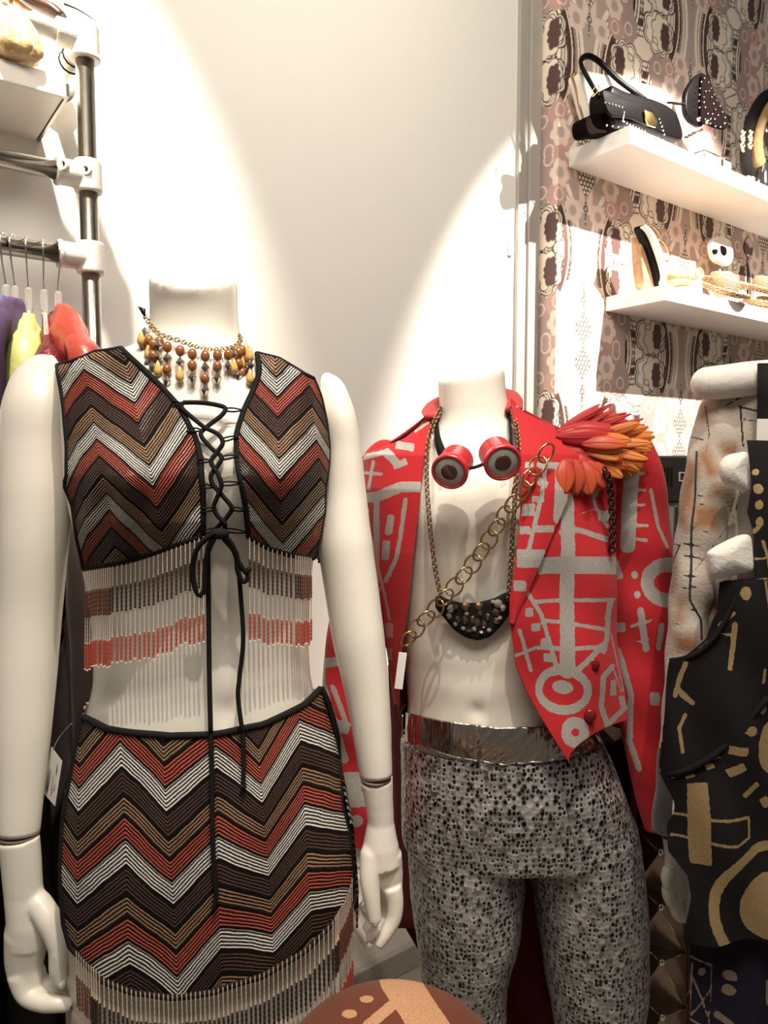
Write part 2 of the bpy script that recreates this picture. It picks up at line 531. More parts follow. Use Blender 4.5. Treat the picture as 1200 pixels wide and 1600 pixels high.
def patch(surf, top, bot, xl, xr, nx, ny, off=0.0, fold=None):
    """cloth panel lying on a body surface. top/bot: (s, y) ; xl/xr: (y, x)"""
    th = np.linspace(-math.pi / 2, math.pi / 2, nx) * 0.96
    s_ = (np.sin(th) / math.sin(math.pi / 2 * .96) + 1) / 2
    t_ = np.linspace(0, 1, ny)
    S, T = np.meshgrid(s_, t_)
    y = I(top, S) * (1 - T) + I(bot, S) * T
    L = I(xl, y); R_ = I(xr, y); x = L + (R_ - L) * S
    W = surf.front(x.ravel(), y.ravel(), off)
    if fold is not None: W[:, 1] -= fold(x.ravel(), y.ravel())
    return W, grid_faces(nx, ny, True), x.ravel(), y.ravel(), S.ravel(), T.ravel()

def zig_s(x, y, cols, period):
    """stripe coordinate: cols = list of (x0, dx, y0, dy) : column position and height at s=0 and per period"""
    lo = np.full(len(x), -6.0); hi = np.full(len(x), 8.0)
    C = np.array(cols, float)
    for _ in range(26):
        m = (lo + hi) / 2
        X = C[:, 0][None] + C[:, 1][None] * m[:, None]; Yc = C[:, 2][None] + C[:, 3][None] * m[:, None]
        yy = np.empty(len(x)); 
        k = np.clip((x[:, None] > X).sum(1) - 1, 0, len(cols) - 2)
        ar = np.arange(len(x))
        f = (x - X[ar, k]) / (X[ar, k + 1] - X[ar, k])
        yy = Yc[ar, k] + f * (Yc[ar, k + 1] - Yc[ar, k])
        up = yy < y
        lo = np.where(up, m, lo); hi = np.where(up, hi, m)
    return (lo + hi) / 2

def knit_material(name, stops, nline):
    """stripes of sewn beads; stripe coordinate s comes with the cloth"""
    t = NT(name)
    s = t.attr('s'); o = t.obj()
    wob = t.math('MULTIPLY', t.math('SUBTRACT', t.noise(60, 2, o), 0.5), 0.035)
    s = t.math('ADD', s, wob)
    f = t.math('FRACT', s)
    cols = t.ramp(f, stops, 'CONSTANT')
    # black channel at the start of every colour
    edges = [p for p, _ in stops]
    lines = t.math('FRACT', t.math('MULTIPLY', s, nline))
    bead = t.noise(620, 1, o)
    l = t.math('ABSOLUTE', t.math('SUBTRACT', lines, 0.5))          # 0 in the middle of a row
    dark = t.math('GREATER_THAN', l, t.math('MULTIPLY_ADD', bead, 0.24, 0.10))
    blk = None
    for p in edges:
        d = t.math('LESS_THAN', t.math('ABSOLUTE', t.math('SUBTRACT', f, p)), 0.021)
        blk = d if blk is None else t.math('MAXIMUM', blk, d)
    blk = t.math('MAXIMUM', blk, t.math('GREATER_THAN', f, 0.985))
    gap = t.math('MAXIMUM', t.math('MULTIPLY', dark, 0.96), blk)
    tone = t.mix(t.noise(900, 0, o), (0.55, 0.55, 0.55), (1.25, 1.25, 1.25))
    x = t.n('ShaderNodeMix', data_type='RGBA', blend_type='MULTIPLY'); x.inputs[0].default_value = 0.7
    t.put(x.inputs[6], cols); t.put(x.inputs[7], tone)
    t.set(Base_Color=t.mix(gap, x.outputs[2], (0.007, 0.005, 0.005)), Roughness=t.math('MULTIPLY_ADD', gap, 0.5, 0.35), Specular_IOR_Level=t.math('MULTIPLY_ADD', gap, -0.4, 0.5))
    h = t.math('MULTIPLY', t.math('SUBTRACT', 0.5, l), t.math('SUBTRACT', 1.0, blk))
    t.bump(t.math('ADD', h, t.math('MULTIPLY', bead, 0.3)), 0.55, 0.0022)
    return t.m
KW = (0.92, 0.87, 0.80); KR = (0.58, 0.11, 0.07); KB = (0.095, 0.050, 0.038); KT = (0.38, 0.225, 0.13)
M['knit_top'] = knit_material('beaded_chevron_top', [(0.0, KW), (0.25, KR), (0.5, KB), (0.76, KT)], 24)
M['knit_skirt'] = knit_material('beaded_chevron_skirt', [(0.0, KW), (0.27, KB), (0.55, KT), (0.77, KR)], 23)

# ================================================================ the female mannequin
FY = 0.80
F_rows = [(426, 239, 368, .058, .046), (450, 239, 369, .056, .046), (500, 239, 370, .048, .048), (525, 236, 374, .048, .052), (541, 226, 386, .055, .06),
          (552, 196, 404, .062, .068), (562, 160, 432, .068, .074), (575, 124, 465, .072, .08), (592, 106, 488, .076, .084), (620, 103, 498, .082, .09),
          (680, 107, 506, .092, .095), (740, 112, 505, .098, .098), (800, 122, 497, .098, .098), (860, 134, 490, .088, .094),
          (930, 146, 484, .080, .088), (1000, 154, 480, .078, .084), (1060, 154, 484, .080, .086), (1100, 145, 492, .084, .092), (1150, 132, 508, .090, .102),
          (1220, 116, 524, .098, .118), (1300, 106, 540, .102, .128), (1400, 106, 548, .102, .13), (1480, 112, 546, .100, .12), (1560, 122, 538, .095, .108)]
F_b = [(222, 745, .052, .052, .034), (438, 745, .050, .052, .034), (348, 1120, .012, .014, -.006), (345, 990, .012, .05, -.004)]
fem = Surf(FY, F_rows, F_b)
female = empty('mannequin', (fem.par(0.9)[0], FY, 0), 'off-white headless female mannequin wearing the zigzag beaded crop top and skirt', 'mannequin')
def slant(V):
    top = V[:, 2] > zt - 0.03
    w = np.clip((V[:, 2] - (zt - .03)) / .03, 0, 1)
    V = V.copy(); V[:, 2] += w * ((V[:, 1] - FY) * .28 + (fem.par(zt)[0] - V[:, 0]) * .10 + np.abs(V[:, 0] - fem.par(zt)[0]) ** 2 * 3.0)
    return V
zt = float(P(300, 441, FY)[..., 2]); zb = float(P(300, 1540, FY)[..., 2])
b = MB(); b.add(*fem.loft(zt, zb, 110, 96, 0.0, slant))
# legs down to the floor
for sx in (-1, 1):
    cx = float(fem.par(zb)[0]) + sx * .072
    pts = [(cx, FY + .005, zb + .02), (cx + sx * .005, FY, zb - .16), (cx + sx * .006, FY + .002, .46), (cx + sx * .008, FY + .012, .34), (cx + sx * .008, FY + .014, .12), (cx + sx * .008, FY + .01, .05)]
    b.tube(catmull(pts, 6), [.075, .07, .048, .05, .034, .03], 24)
    b.tube(catmull([(cx + sx * .008, FY + .03, .035), (cx + sx * .01, FY - .05, .03), (cx + sx * .014, FY - .13, .018)], 6), [.03, .034, .016], 16, flat=[1, .8, .8])
o = b.build('torso', M['skin'], female)
m_ = mod(o, 'REMESH', mode='VOXEL', voxel_size=.0042); m_.use_smooth_shade = True
mod(o, 'SMOOTH', factor=.5, iterations=6)

def limb(name, rows, Y, mat_, parent, depth_ratio=0.95, n=28, ends=True):
    """limb from silhouette rows (y, xl, xr, Yoffset)"""
    pts = []; rr = []
    for r in rows:
        L = PV(r[1], r[0], Y + r[3]); R_ = PV(r[2], r[0], Y + r[3]); pts.append((L + R_) / 2); rr.append((R_ - L).length / 2)
    pts = catmull(pts, 6); m = len(pts)
    rr = np.interp(np.linspace(0, 1, m), np.linspace(0, 1, len(rr)), rr)
    return pts, rr

FA = [(568, 62, 92, .03), (578, 38, 100, .02), (600, 18, 105, .01), (640, 5, 108, .0), (700, 0, 112, .0), (770, 0, 113, -.005), (850, -1, 106, -.01), (950, -4, 96, -.012),
      (1050, -8, 88, -.02), (1150, -8, 78, -.03), (1230, -5, 68, -.038), (1303, -3, 61, -.045)]
pts, rr = limb('arm', FA, FY, None, None)
b = MB(); b.tube(pts, rr, 32, flat=.9); b.ball(pts[0], rr[0] * .98)
oa = b.build('arm', M['skin'], female)
b = MB(); b.tube([pts[-1] + (0, 0, .0005), pts[-1] - np.array((0, 0, .0022))], rr[-1] * .97, 28, flat=.9); b.build('wrist_joint', M['seam'], oa)
mod(oa, 'SMOOTH', factor=.5, iterations=3)
pts_l, rr_l = pts, rr

def P3(px, py, dY, Y): return PV(px, py, Y + dY)
# left-of-picture hand: back of the hand to the outside, fingers curled in, thumb hanging beside the skirt
HY = FY - .048
def fing(pl, r, base=HY):
    return (catmull([P3(a, b_, c, base) for a, b_, c in pl], 5), r, 14)
tubes = [
    (catmull([P3(29, 1309, 0, HY), P3(33, 1345, 0, HY), P3(37, 1395, 0, HY), P3(44, 1440, 0, HY), P3(42, 1475, 0, HY)], 6), [.0213, .0206, .0200, .0225, .0215], 20, .85),
    (catmull([P3(40, 1398, 0, HY), P3(44, 1425, 0, HY), P3(42, 1460, .0, HY), P3(38, 1505, .002, HY), P3(44, 1540, .0, HY)], 6), [.013, .021, .0235, .020, .016], 20, .8),
    (catmull([P3(48, 1392, .0, HY), P3(60, 1412, -.004, HY), P3(78, 1440, -.010, HY), P3(91, 1480, -.014, HY), P3(91, 1515, -.014, HY), P3(94, 1538, -.014, HY)], 6), [.009, .0135, .0132, .0105, .0095, .0068], 16),
    fing([(32, 1520, -.002), (42, 1552, -.006), (68, 1566, -.012), (92, 1568, -.014), (110, 1571, -.01)], [.014, .0115, .0098, .0088, .0065]),
    fing([(46, 1528, .004), (56, 1548, .000), (76, 1556, -.002), (98, 1557, .0), (112, 1561, .004)], [.013, .0105, .0092, .0082, .0062]),
    fing([(52, 1515, .012), (64, 1536, .008), (82, 1544, .008), (102, 1548, .010), (112, 1550, .014)], [.012, .0095, .0085, .0075, .006]),
    fing([(46, 1512, .022), (60, 1530, .020), (76, 1536, .022), (92, 1540, .026)], [.011, .0085, .0075, .006]),
]
oh = fuse('hand', tubes, [], M['skin'], oa, .0015, 16)
nail = MB(); nail.ball(P3(96, 1537, -.0178, HY), (.0044, .0036, .0060)); nail.build('thumbnail', M['skin'], oh)

FB = [(588, 505, 512, .03), (596, 500, 524, .02), (612, 500, 540, .012), (650, 503, 554, .0), (700, 508, 563, .0), (770, 505, 571, .0), (850, 498, 581, -.005), (920, 508, 590, -.01),
      (1000, 521, 600, -.018), (1080, 540, 607, -.026), (1150, 553, 610, -.034), (1214, 563, 612, -.04)]
pts, rr = limb('arm', FB, FY, None, None)
b = MB(); b.tube(pts, rr, 32, flat=1.25); b.ball(pts[0], rr[0])
ob_ = b.build('arm', M['skin'], female)
mod(ob_, 'SMOOTH', factor=.5, iterations=3)
b = MB(); b.tube([pts[-1] + (0, 0, .0005), pts[-1] - np.array((0, 0, .0022))], rr[-1] * .97, 28, flat=1.2); b.build('wrist_joint', M['seam'], ob_)
HY = FY - .042
tubes = [
    (catmull([P3(588, 1219, 0, HY), P3(593, 1260, 0, HY), P3(595, 1284, 0, HY), P3(595, 1320, 0, HY), P3(598, 1350, 0, HY)], 6), [.0170, .0148, .0140, .0190, .0205], 20, 1.0),
    (catmull([P3(600, 1335, 0, HY), P3(605, 1370, .002, HY), P3(612, 1400, .004, HY)], 6), [.0195, .0175, .0115], 18, .85),
    (catmull([P3(590, 1305, -.0, HY), P3(582, 1335, -.006, HY), P3(578, 1375, -.014, HY), P3(582, 1410, -.018, HY), P3(586, 1441, -.020, HY)], 6), [.008, .0135, .0108, .0088, .0070], 16),
    fing([(612, 1385, -.004), (617, 1408, -.006), (615, 1435, -.008), (601, 1462, -.012), (591, 1479, -.014)], [.0115, .0095, .0085, .0072, .0052], HY),
    fing([(605, 1390, .008), (607, 1418, .008), (600, 1440, .004), (586, 1458, .0), (575, 1470, -.002)], [.0115, .0092, .008, .0070, .0052], HY),
    fing([(596, 1388, .018), (595, 1415, .018), (588, 1435, .014), (577, 1448, .010), (569, 1455, .008)], [.011, .0088, .0078, .0068, .005], HY),
    fing([(586, 1375, .026), (582, 1400, .026), (576, 1420, .022), (568, 1428, .018)], [.010, .0078, .0068, .0052], HY),
]
oh = fuse('hand', tubes, [], M['skin'], ob_, .0014, 14)
nail = MB(); nail.ball(P3(586, 1440, -.0226, HY), (.0042, .0038, .0062)); nail.build('thumbnail', M['skin'], oh)

# small screw holes in the shoulders
b = MB()
for x, y in ((35, 596), (50, 587), (24, 659), (92, 735), (88, 730), (65, 815)):
    w = PV(x, y, FY - .055); 
# ---------------------------------------------------------------- crop top
fcl = Surf(FY, F_rows, F_b[:2], off=.005)
top = empty('crop_top', (fem.par(1.3)[0], FY, float(P(300, 860, FY)[..., 2])), 'sleeveless beaded crop top with zigzag stripes, black lacing and bead fringe', 'top')
TL = dict(top=[(0, 572), (.45, 552), (1, 545)], bot=[(0, 889), (.35, 878), (.62, 862), (1, 836)],
          xl=[(545, 118), (572, 92), (600, 95), (650, 103), (700, 107), (742, 108), (758, 103), (790, 114), (830, 122), (890, 132)],
          xr=[(545, 190), (560, 206), (600, 248), (640, 284), (680, 304), (720, 314), (770, 318), (840, 318)])
TR = dict(top=[(0, 553), (.4, 562), (1, 592)], bot=[(0, 838), (.3, 856), (.6, 866), (1, 872)],
          xl=[(553, 402), (580, 406), (600, 400), (640, 382), (680, 369), (720, 371), (760, 379), (800, 385), (840, 389)],
          xr=[(585, 486), (620, 500), (660, 509), (700, 513), (730, 512), (765, 506), (800, 505), (840, 498), (875, 489)])
# stripe columns  (x at s=0, dx per period, y at s=0, dy per period); one period = white, red, brown, tan
colsL = [(60, 8, 700, 190), (92, 10, 600, 160), (133, 17, 552, 104), (206, 29, 597, 134), (302, 18, 505, 118), (330, 18, 480, 112)]
colsL = [(70, 6, 640, 150), (112, 12, 572, 118), (130, 19, 552, 108), (205, 27, 600, 128), (265, 36, 505, 120), (330, 34, 400, 120)]
colsR = [(340, 0, 510, 112), (372, 2, 530, 118), (430, 5, 590, 128), (474, 14, 548, 112), (512, 12, 610, 110), (540, 12, 690, 110)]
def cloth(name, W, F, m, parent, attrs, thick=.0022):
    o = make(name, W, F, m, parent, True, attrs)
    mod(o, 'SOLIDIFY', thickness=thick, offset=-1)
    return o
for nm, T_, cols in (('front_panel', TL, colsL), ('front_panel', TR, colsR)):
    W, F, x, y, S, T = patch(fcl, T_['top'], T_['bot'], T_['xl'], T_['xr'], 190, 210, .003)
    s = zig_s(x, y, cols, 1)
    W[:, 1] -= .0012 * np.sin(x * .11 + y * .03) + .001 * np.sin(y * .07)
    pn = cloth(nm, W, F, M['knit_top'], top, {'s': s})
    nx, ny = 190, 210
    G = W.reshape(ny, nx, 3)
    loop = np.concatenate([G[0, ::6], G[::6, -1], G[-1, ::-6], G[::-6, 0]])
    b = MB(); b.tube(loop - np.array([0, .0012, 0]), .0030, 8, closed=True); b.build('piping', M['black_cord'], pn)
# back of the top, round behind from side to side
def back_shell(name, surf, z0, z1, m, parent, nz=40, off=.003, s_scale=6.0, th0=math.pi / 2, th1=3 * math.pi / 2):
    zs = np.linspace(z0, z1, nz); n = 60; V = []; s = []
    for z in zs:
        cx, a, bf, bb = surf.par(z)
        for j in range(n):
            th = th0 + (th1 - th0) * j / (n - 1)
            sx, cy = math.sin(th), math.cos(th)
            X = cx + (a + off) * math.copysign(abs(sx) ** (2 / 2.3), sx); k = abs(cy) ** (2 / 2.3)
            Y = surf.Y0 + (bb + off) * k if cy < 0 else surf.Y0 - (bf + off) * k
            V.append((X, Y, z)); s.append((z0 - z) * s_scale + .5 * abs(((j / 12) % 2) - 1))
    return cloth(name, V, grid_faces(n, nz, False), m, parent, {'s': np.array(s)})
back_shell('back_panel', fcl, float(P(300, 742, FY)[..., 2]), float(P(300, 880, FY)[..., 2]), M['knit_top'], top, s_scale=11)

# lacing: cord zigzags through small loops at both edges
def path(surf, pl, off=.006, k=6, lift=.004, closed=False):
    pl = np.array(pl, float); q = catmull(pl, k, closed)
    return surf.front(q[:, 0], q[:, 1], off, lift)
lacing = empty('lacing', tuple(fcl.front(345, 835, .004)), None)
COL.objects.unlink(lacing); link(lacing, top)
b = MB()
zz1 = [(372, 640), (345, 645), (326, 664), (315, 672), (322, 690), (345, 715), (337, 735), (330, 748), (345, 770), (360, 790), (364, 797), (352, 810), (332, 830)]
b.tube(path(fcl, [(286, 629), (310, 629), (335, 632), (352, 638), (345, 650), (322, 668), (314, 680), (330, 700), (346, 714), (340, 728), (330, 742), (332, 756), (348, 775), (362, 793), (356, 806), (344, 820), (330, 832)], .004), .0022, 8)
b.tube(path(fcl, [(286, 629), (284, 637), (300, 652), (320, 668), (340, 678), (348, 692), (338, 708), (330, 722), (340, 740), (346, 758), (340, 775), (334, 792), (340, 806), (352, 820), (345, 834)], .006), .0022, 8)
b.build('lace_cord', M['black_cord'], top)
bl = MB()
for (xa, ya, xb, yb) in ((268, 629, 286, 632), (352, 640, 378, 641), (292, 671, 316, 672), (346, 688, 371, 682), (308, 720, 330, 720), (346, 716, 371, 712), (314, 759, 334, 761),
                         (345, 756, 376, 755), (316, 797, 338, 795), (364, 795, 382, 797), (318, 832, 338, 826), (352, 828, 386, 832)):
    bl = MB(); lp = [(xa, ya - 2.2), ((xa + xb) / 2, (ya + yb) / 2 - 2.8), (xb, yb), ((xa + xb) / 2, (ya + yb) / 2 + 2.8), (xa, ya + 2.2)]
    bl.tube(path(fcl, lp, .003, 4), .0009, 6); bl.build('lace_loop', M['black_cord'], top)
b = MB()
kx, ky = 338, 836
b.tube(path(fcl, [(338, 832), (322, 842), (308, 858), (301, 885), (304, 915), (312, 930), (319, 922), (320, 895), (325, 862), (334, 842)], .010, 6, .010), .0026, 8)
b.tube(path(fcl, [(342, 834), (356, 842), (368, 862), (373, 878), (385, 895), (389, 888), (386, 905), (378, 908), (371, 890), (368, 865), (350, 842)], .010, 6, .009), .0024, 8)
b.ball(fcl.front(342, 834, .008, .010), (.010, .005, .0055))
b.build('bow', M['black_cord'], top)
q = path(fcl, [(334, 838), (326, 855), (325, 880), (326, 950), (327, 1050), (329, 1140)], .006, 6, .007)
q2 = path(Surf(FY, F_rows, (), off=.008), [(329, 1142), (331, 1200), (332, 1280), (334, 1350), (338, 1395), (334, 1420)], .004, 6, .004)
b = MB(); b.tube(np.concatenate([q, q2]), .0024, 8); b.build('lace_tail', M['black_cord'], top)
q = path(fcl, [(345, 838), (360, 850), (371, 880), (376, 930), (380, 1000), (374, 1060), (372, 1090), (378, 1138)], .006, 6, .008)
q2 = path(Surf(FY, F_rows, (), off=.008), [(379, 1142), (381, 1180), (380, 1229)], .004, 6, .004)
b = MB(); b.tube(np.concatenate([q, q2]), .0024, 8); b.ball(q2[-1], .0034); b.build('lace_tail', M['black_cord'], top)
lacing_name = lacing; bpy.data.objects.remove(lacing)

# fringe: strings of beads hanging from the hem
def strand_material(name, stops):
    t = NT(name); v = t.attr('v')
    c = t.ramp(v, stops, 'CONSTANT')
    t.set(Base_Color=t.mix(t.noise(800, 1, t.obj()), (0.05, 0.03, 0.02), c), Roughness=.3)
    x = t.mix(t.math('MULTIPLY_ADD', t.noise(800, 1, t.obj()), 1.2, .25, clamp=True), (0.10, 0.06, 0.05), c); t.set(Base_Color=x)
    return t.m
CLR = (0.66, 0.53, 0.43)
M['fringe_top'] = strand_material('fringe_beads_top', [(0, CLR), (.20, (.045, .022, .016)), (.47, (.72, .66, .58)), (.73, (.55, .085, .05)), (.985, (.9, .85, .75))])
M['fringe_side'] = strand_material('fringe_beads_side', [(0, CLR), (.20, (.16, .055, .035)), (.47, (.60, .50, .42)), (.73, (.52, .085, .05)), (.985, (.9, .85, .75))])
def strand_mesh(name, m, r=.0010, n=46):
    V = []; F = []; v = []; k = 6
    z = np.linspace(0, -1, n)
    for i in range(n):
        f = i / (n - 1)
        rr_ = r * (1.0 if i % 2 else .62) * (1.25 if (.2 < f < .47 or f > .73) else .72)
        for j in range(k):
            a = 2 * math.pi * j / k; V.append((rr_ * math.cos(a), rr_ * math.sin(a), z[i])); v.append(f)
    for i in range(n - 1):
        for j in range(k): F.append((i * k + j, i * k + (j + 1) % k, (i + 1) * k + (j + 1) % k, (i + 1) * k + j))
    o = make(name, V, F, m, None, True, {'v': np.array(v)})
    COL.objects.unlink(o); me = o.data; bpy.data.objects.remove(o); return me
me_s = strand_mesh('fringe_strand', M['fringe_top']); me_ss = strand_mesh('fringe_strand', M['fringe_side'])
def hang(me, p0, p1, parent, name='fringe_strand'):
    d = Vector(p1) - Vector(p0)
    o = bpy.data.objects.new(name, me); link(o, parent)
    o.rotation_euler = Vector((0, 0, -1)).rotation_difference(d).to_euler()
    o.location = p0; o.scale = (1, 1, d.length)
    return o
fr = Surf(FY, F_rows, F_b[:2], off=.010)
def fringe(xs, hem, end, side_x, me1, me2, parent, surf, outer):
    for i, x in enumerate(xs):
        y0 = I(hem, x); y1 = I(end, x) + random.uniform(-4, 4)
        a = surf.front(x, y0, .002, .002)
        # hang free, straight down from the hem
        bq = P(x + (x - 300) * .004 + random.uniform(-.6, .6), y1, a[1] + .004)
        hang(me2 if side_x(x) else me1, a, bq, parent)
hemL = [(132, 892), (170, 886), (220, 876), (262, 860), (318, 838)]; endL = [(132, 1048), (165, 1040), (240, 1028), (290, 1008), (320, 1002)]
hemR = [(386, 838), (420, 856), (455, 866), (490, 872)]; endR = [(386, 998), (420, 1008), (460, 1012), (490, 1004)]
xs = list(np.concatenate([np.linspace(134, 172, 12), np.linspace(176, 318, 21)]))
fringe(xs, hemL, endL, lambda x: x < 172, me_s, me_ss, top, fr, None)
xs = list(np.concatenate([np.linspace(390, 462, 11), np.linspace(466, 486, 7)]))
fringe(xs, hemR, endR, lambda x: x > 470, me_s, me_ss, top, fr, None)

# ---------------------------------------------------------------- skirt
skirt = empty('skirt', (fem.par(.9)[0], FY, float(P(300, 1500, FY)[..., 2])), 'zigzag beaded mini skirt with black hem cord and bead fringe', 'skirt')
fsk = Surf(FY, F_rows, (), off=.007)
SK = dict(top=[(0, 1120), (.1, 1138), (.35, 1150), (.55, 1145), (.72, 1132), (.9, 1100), (1, 1074)],
          bot=[(0, 1478), (.04, 1505), (.10, 1530), (.2, 1550), (.33, 1556), (.5, 1548), (.68, 1522), (.84, 1482), (.93, 1440), (.975, 1405), (1, 1370)],
          xl=[(1060, 134), (1120, 130), (1200, 114), (1280, 100), (1360, 97), (1440, 102), (1500, 116), (1560, 128)],
          xr=[(1070, 500), (1100, 514), (1150, 527), (1250, 532), (1300, 544), (1380, 552), (1450, 552), (1560, 545)])
W, F, x, y, S, T = patch(fsk, SK['top'], SK['bot'], SK['xl'], SK['xr'], 300, 230, .002)
# (x, dx, y, dy) per period of 148px; s=0 at top of first white stripe
sc = 1 / 2.308
def z2(a, b_): return 60 + a * sc, 1050 + b_ * sc
def col(x0, y0, x1, y1):
    (a, b_), (c, d) = z2(x0, y0), z2(x1, y1); return (a, c - a, b_, d - b_)
cols = [col(60, 300, 50, 600), col(100, 355, 85, 665), col(152, 418, 148, 748), col(302, 245, 316, 600), col(460, 415, 482, 752), col(640, 262, 648, 585), col(802, 398, 822, 668), col(936, 168, 955, 474), col(1085, 238, 1100, 505), col(1150, 250, 1170, 520)]
s = zig_s(x, y, cols, 1)
W[:, 1] -= .0015 * np.sin(x * .05 + y * .02)
sk = cloth('skirt_front', W, F, M['knit_skirt'], skirt, {'s': s})
G = W.reshape(230, 300, 3)
loop = np.concatenate([G[0, ::6], G[::6, -1], G[-1, ::-6], G[::-6, 0]])
b = MB(); b.tube(loop - np.array([0, .0015, 0]), .0036, 8, closed=True); b.build('piping', M['black_cord'], sk)
back_shell('skirt_back', fsk, float(P(300, 1100, FY)[..., 2]), float(P(300, 1450, FY)[..., 2]), M['knit_skirt'], skirt, 70, .002, 5.5)
hem = [(x_, y_) for x_, y_ in zip(x.reshape(230, 300)[-1], y.reshape(230, 300)[-1])]
M['fringe_skirt'] = strand_material('fringe_beads_skirt', [(0, (.70, .55, .42)), (.24, (.035, .02, .016)), (.52, (.80, .72, .64)), (.76, (.55, .085, .05)), (.985, (.9, .85, .75))])
me_k = strand_mesh('fringe_strand', M['fringe_skirt'], .00125)
lined = Surf(FY, F_rows, (), off=.012)
xs = list(np.concatenate([np.linspace(119, 150, 9), np.linspace(155, 520, 52), np.linspace(524, 550, 12)]))
for x_ in xs:
    y0 = I(hem, x_); a = lined.front(x_, y0 - 2, .002, .001)
    bq = np.array([a[0] + random.uniform(-.001, .001), a[1] + random.uniform(-.001, .001), a[2] - .125 + random.uniform(-.003, .003)])
    hang(me_ss if (x_ < 142 or x_ > 530) else me_k, a, bq, skirt)
# pale lining behind the fringe
zs = np.linspace(float(P(300, 1530, FY)[..., 2]), float(P(300, 1530, FY)[..., 2]) - .16, 12)
V = []
for k_, z in enumerate(zs):
    for j in range(80):
        th = -math.pi / 2 + math.pi * j / 79; cx, a_, bf, bb = fem.par(float(P(300, 1500, FY)[..., 2]))
        V.append((cx + (a_ + .001) * math.sin(th), FY - (bf + .001) * abs(math.cos(th)) ** .87, z + .05 * abs((j - 30) / 50.0) ** 1.5))
M['lining'] = mat('pale_lining', (0.50, 0.40, 0.33), .7)
cloth('lining', V, grid_faces(80, 12, True), M['lining'], skirt, None, .001)

# ---------------------------------------------------------------- necklace
M['amber'] = mat('amber_bead', (0.46, 0.17, 0.06), .12, Transmission_Weight=.35, Coat_Weight=.5)
M['smoky'] = mat('smoky_crystal', (0.18, 0.15, 0.12), .06, Transmission_Weight=.55, Coat_Weight=.6)
M['honey'] = mat('honey_bead', (0.78, 0.50, 0.16), .15, Coat_Weight=.5)
neck = Surf(FY, F_rows, (), off=.004)
nk = empty('necklace', tuple(neck.front(320, 545, .004)), 'fringed bead necklace of amber and smoky drops on the female neck', 'necklace')
npts = [(226, 494), (236, 508), (246, 520), (262, 527), (285, 534), (305, 541), (325, 545), (345, 546), (360, 544), (372, 538), (376, 528), (372, 522)]
q = path(neck, npts, .004, 4, .004)
b = MB()
for i in range(len(q) - 1):
    a, c = Vector(q[i]), Vector(q[i + 1]); d = c - a
    if d.length < 1e-5: continue
    R = Vector((1, 0, 0)).rotation_difference(d).to_matrix()
    ring = [a + d / 2 + R @ Vector((math.cos(t_) * d.length * .72, math.sin(t_) * .0022 * (1 if i % 2 else .4), math.sin(t_) * .0022 * (.4 if i % 2 else 1))) for t_ in np.linspace(0, 2 * math.pi, 10)[:-1]]
    b.tube([tuple(v) for v in ring], .0006, 5, closed=True)
b.build('chain', M['brass'], nk)
b = MB(); w = q[0]; b.tube([w, w + (-.002, .002, .006), w + (-.007, .003, .010)], [.001, .003, .0006], 8); b.build('clasp', M['black_metal'], nk)
drops = [(229, 512, 'sA', -16), (222, 520, 'h', -6), (234, 524, 'Ahs', -4), (241, 530, 'AAs', -3), (248, 532, 'ssh', 0), (262, 534, 'AsAsh'[0:4], 0), (282, 540, 'Ash', 0), (301, 545, 'AAs', 0),
         (321, 548, 'AsAs', 0), (340, 547, 'AAs', 0), (357, 546, 'As', 0), (366, 546, 'sh', 0), (373, 543, 'AAs', 1), (378, 540, 'AhA', 2), (384, 538, 'hAs', 4), (390, 545, 'hsh', 3), (250, 526, 'A', -2), (369, 540, 'AAh', 0)]
fchest = Surf(FY, F_rows, F_b[:2])
for (x_, y_, code, lean) in drops:
    a = neck.front(min(max(x_, 243), 366), y_, .006, .006); a = P(x_, y_, a[1])
    dr = empty('bead_drop', tuple(a)); COL.objects.unlink(dr); link(dr, nk); dr.location = a; dr.matrix_parent_inverse = Matrix.Translation(-nk.location)
    cur = np.array(a, float)
    wv = MB(); wv.tube([cur, cur + np.array([0, -.004, -.0115 * (len(code)) - .004])], .0004, 5); wire = wv.build('pin', M['brass'], dr)
    for i, ch in enumerate(code):
        cur = cur + np.array([lean * .0001, -.0012, -.0052])
        b = MB()
        if ch == 'A': b.ball(cur, (.0046, .0046, .0056), 12)
        elif ch == 'h': b.lathe([(0.0001, .0085), (.0018, .005), (.004, -.001), (.0042, -.004), (.0025, -.0075), (.0001, -.0085)], 12, Matrix.Translation(Vector(cur)))
        else: b.lathe([(0.0001, .006), (.0042, .0005), (.0042, -.0005), (.0001, -.006)], 6, Matrix.Translation(Vector(cur)))
        nm = {'A': 'amber_bead', 'h': 'honey_bead', 's': 'crystal_bead'}[ch]
        b.build(nm, {'A': M['amber'], 'h': M['honey'], 's': M['smoky']}[ch], dr, smooth=(ch != 's'))
        cur = cur + np.array([0, -.0005, -.0058])

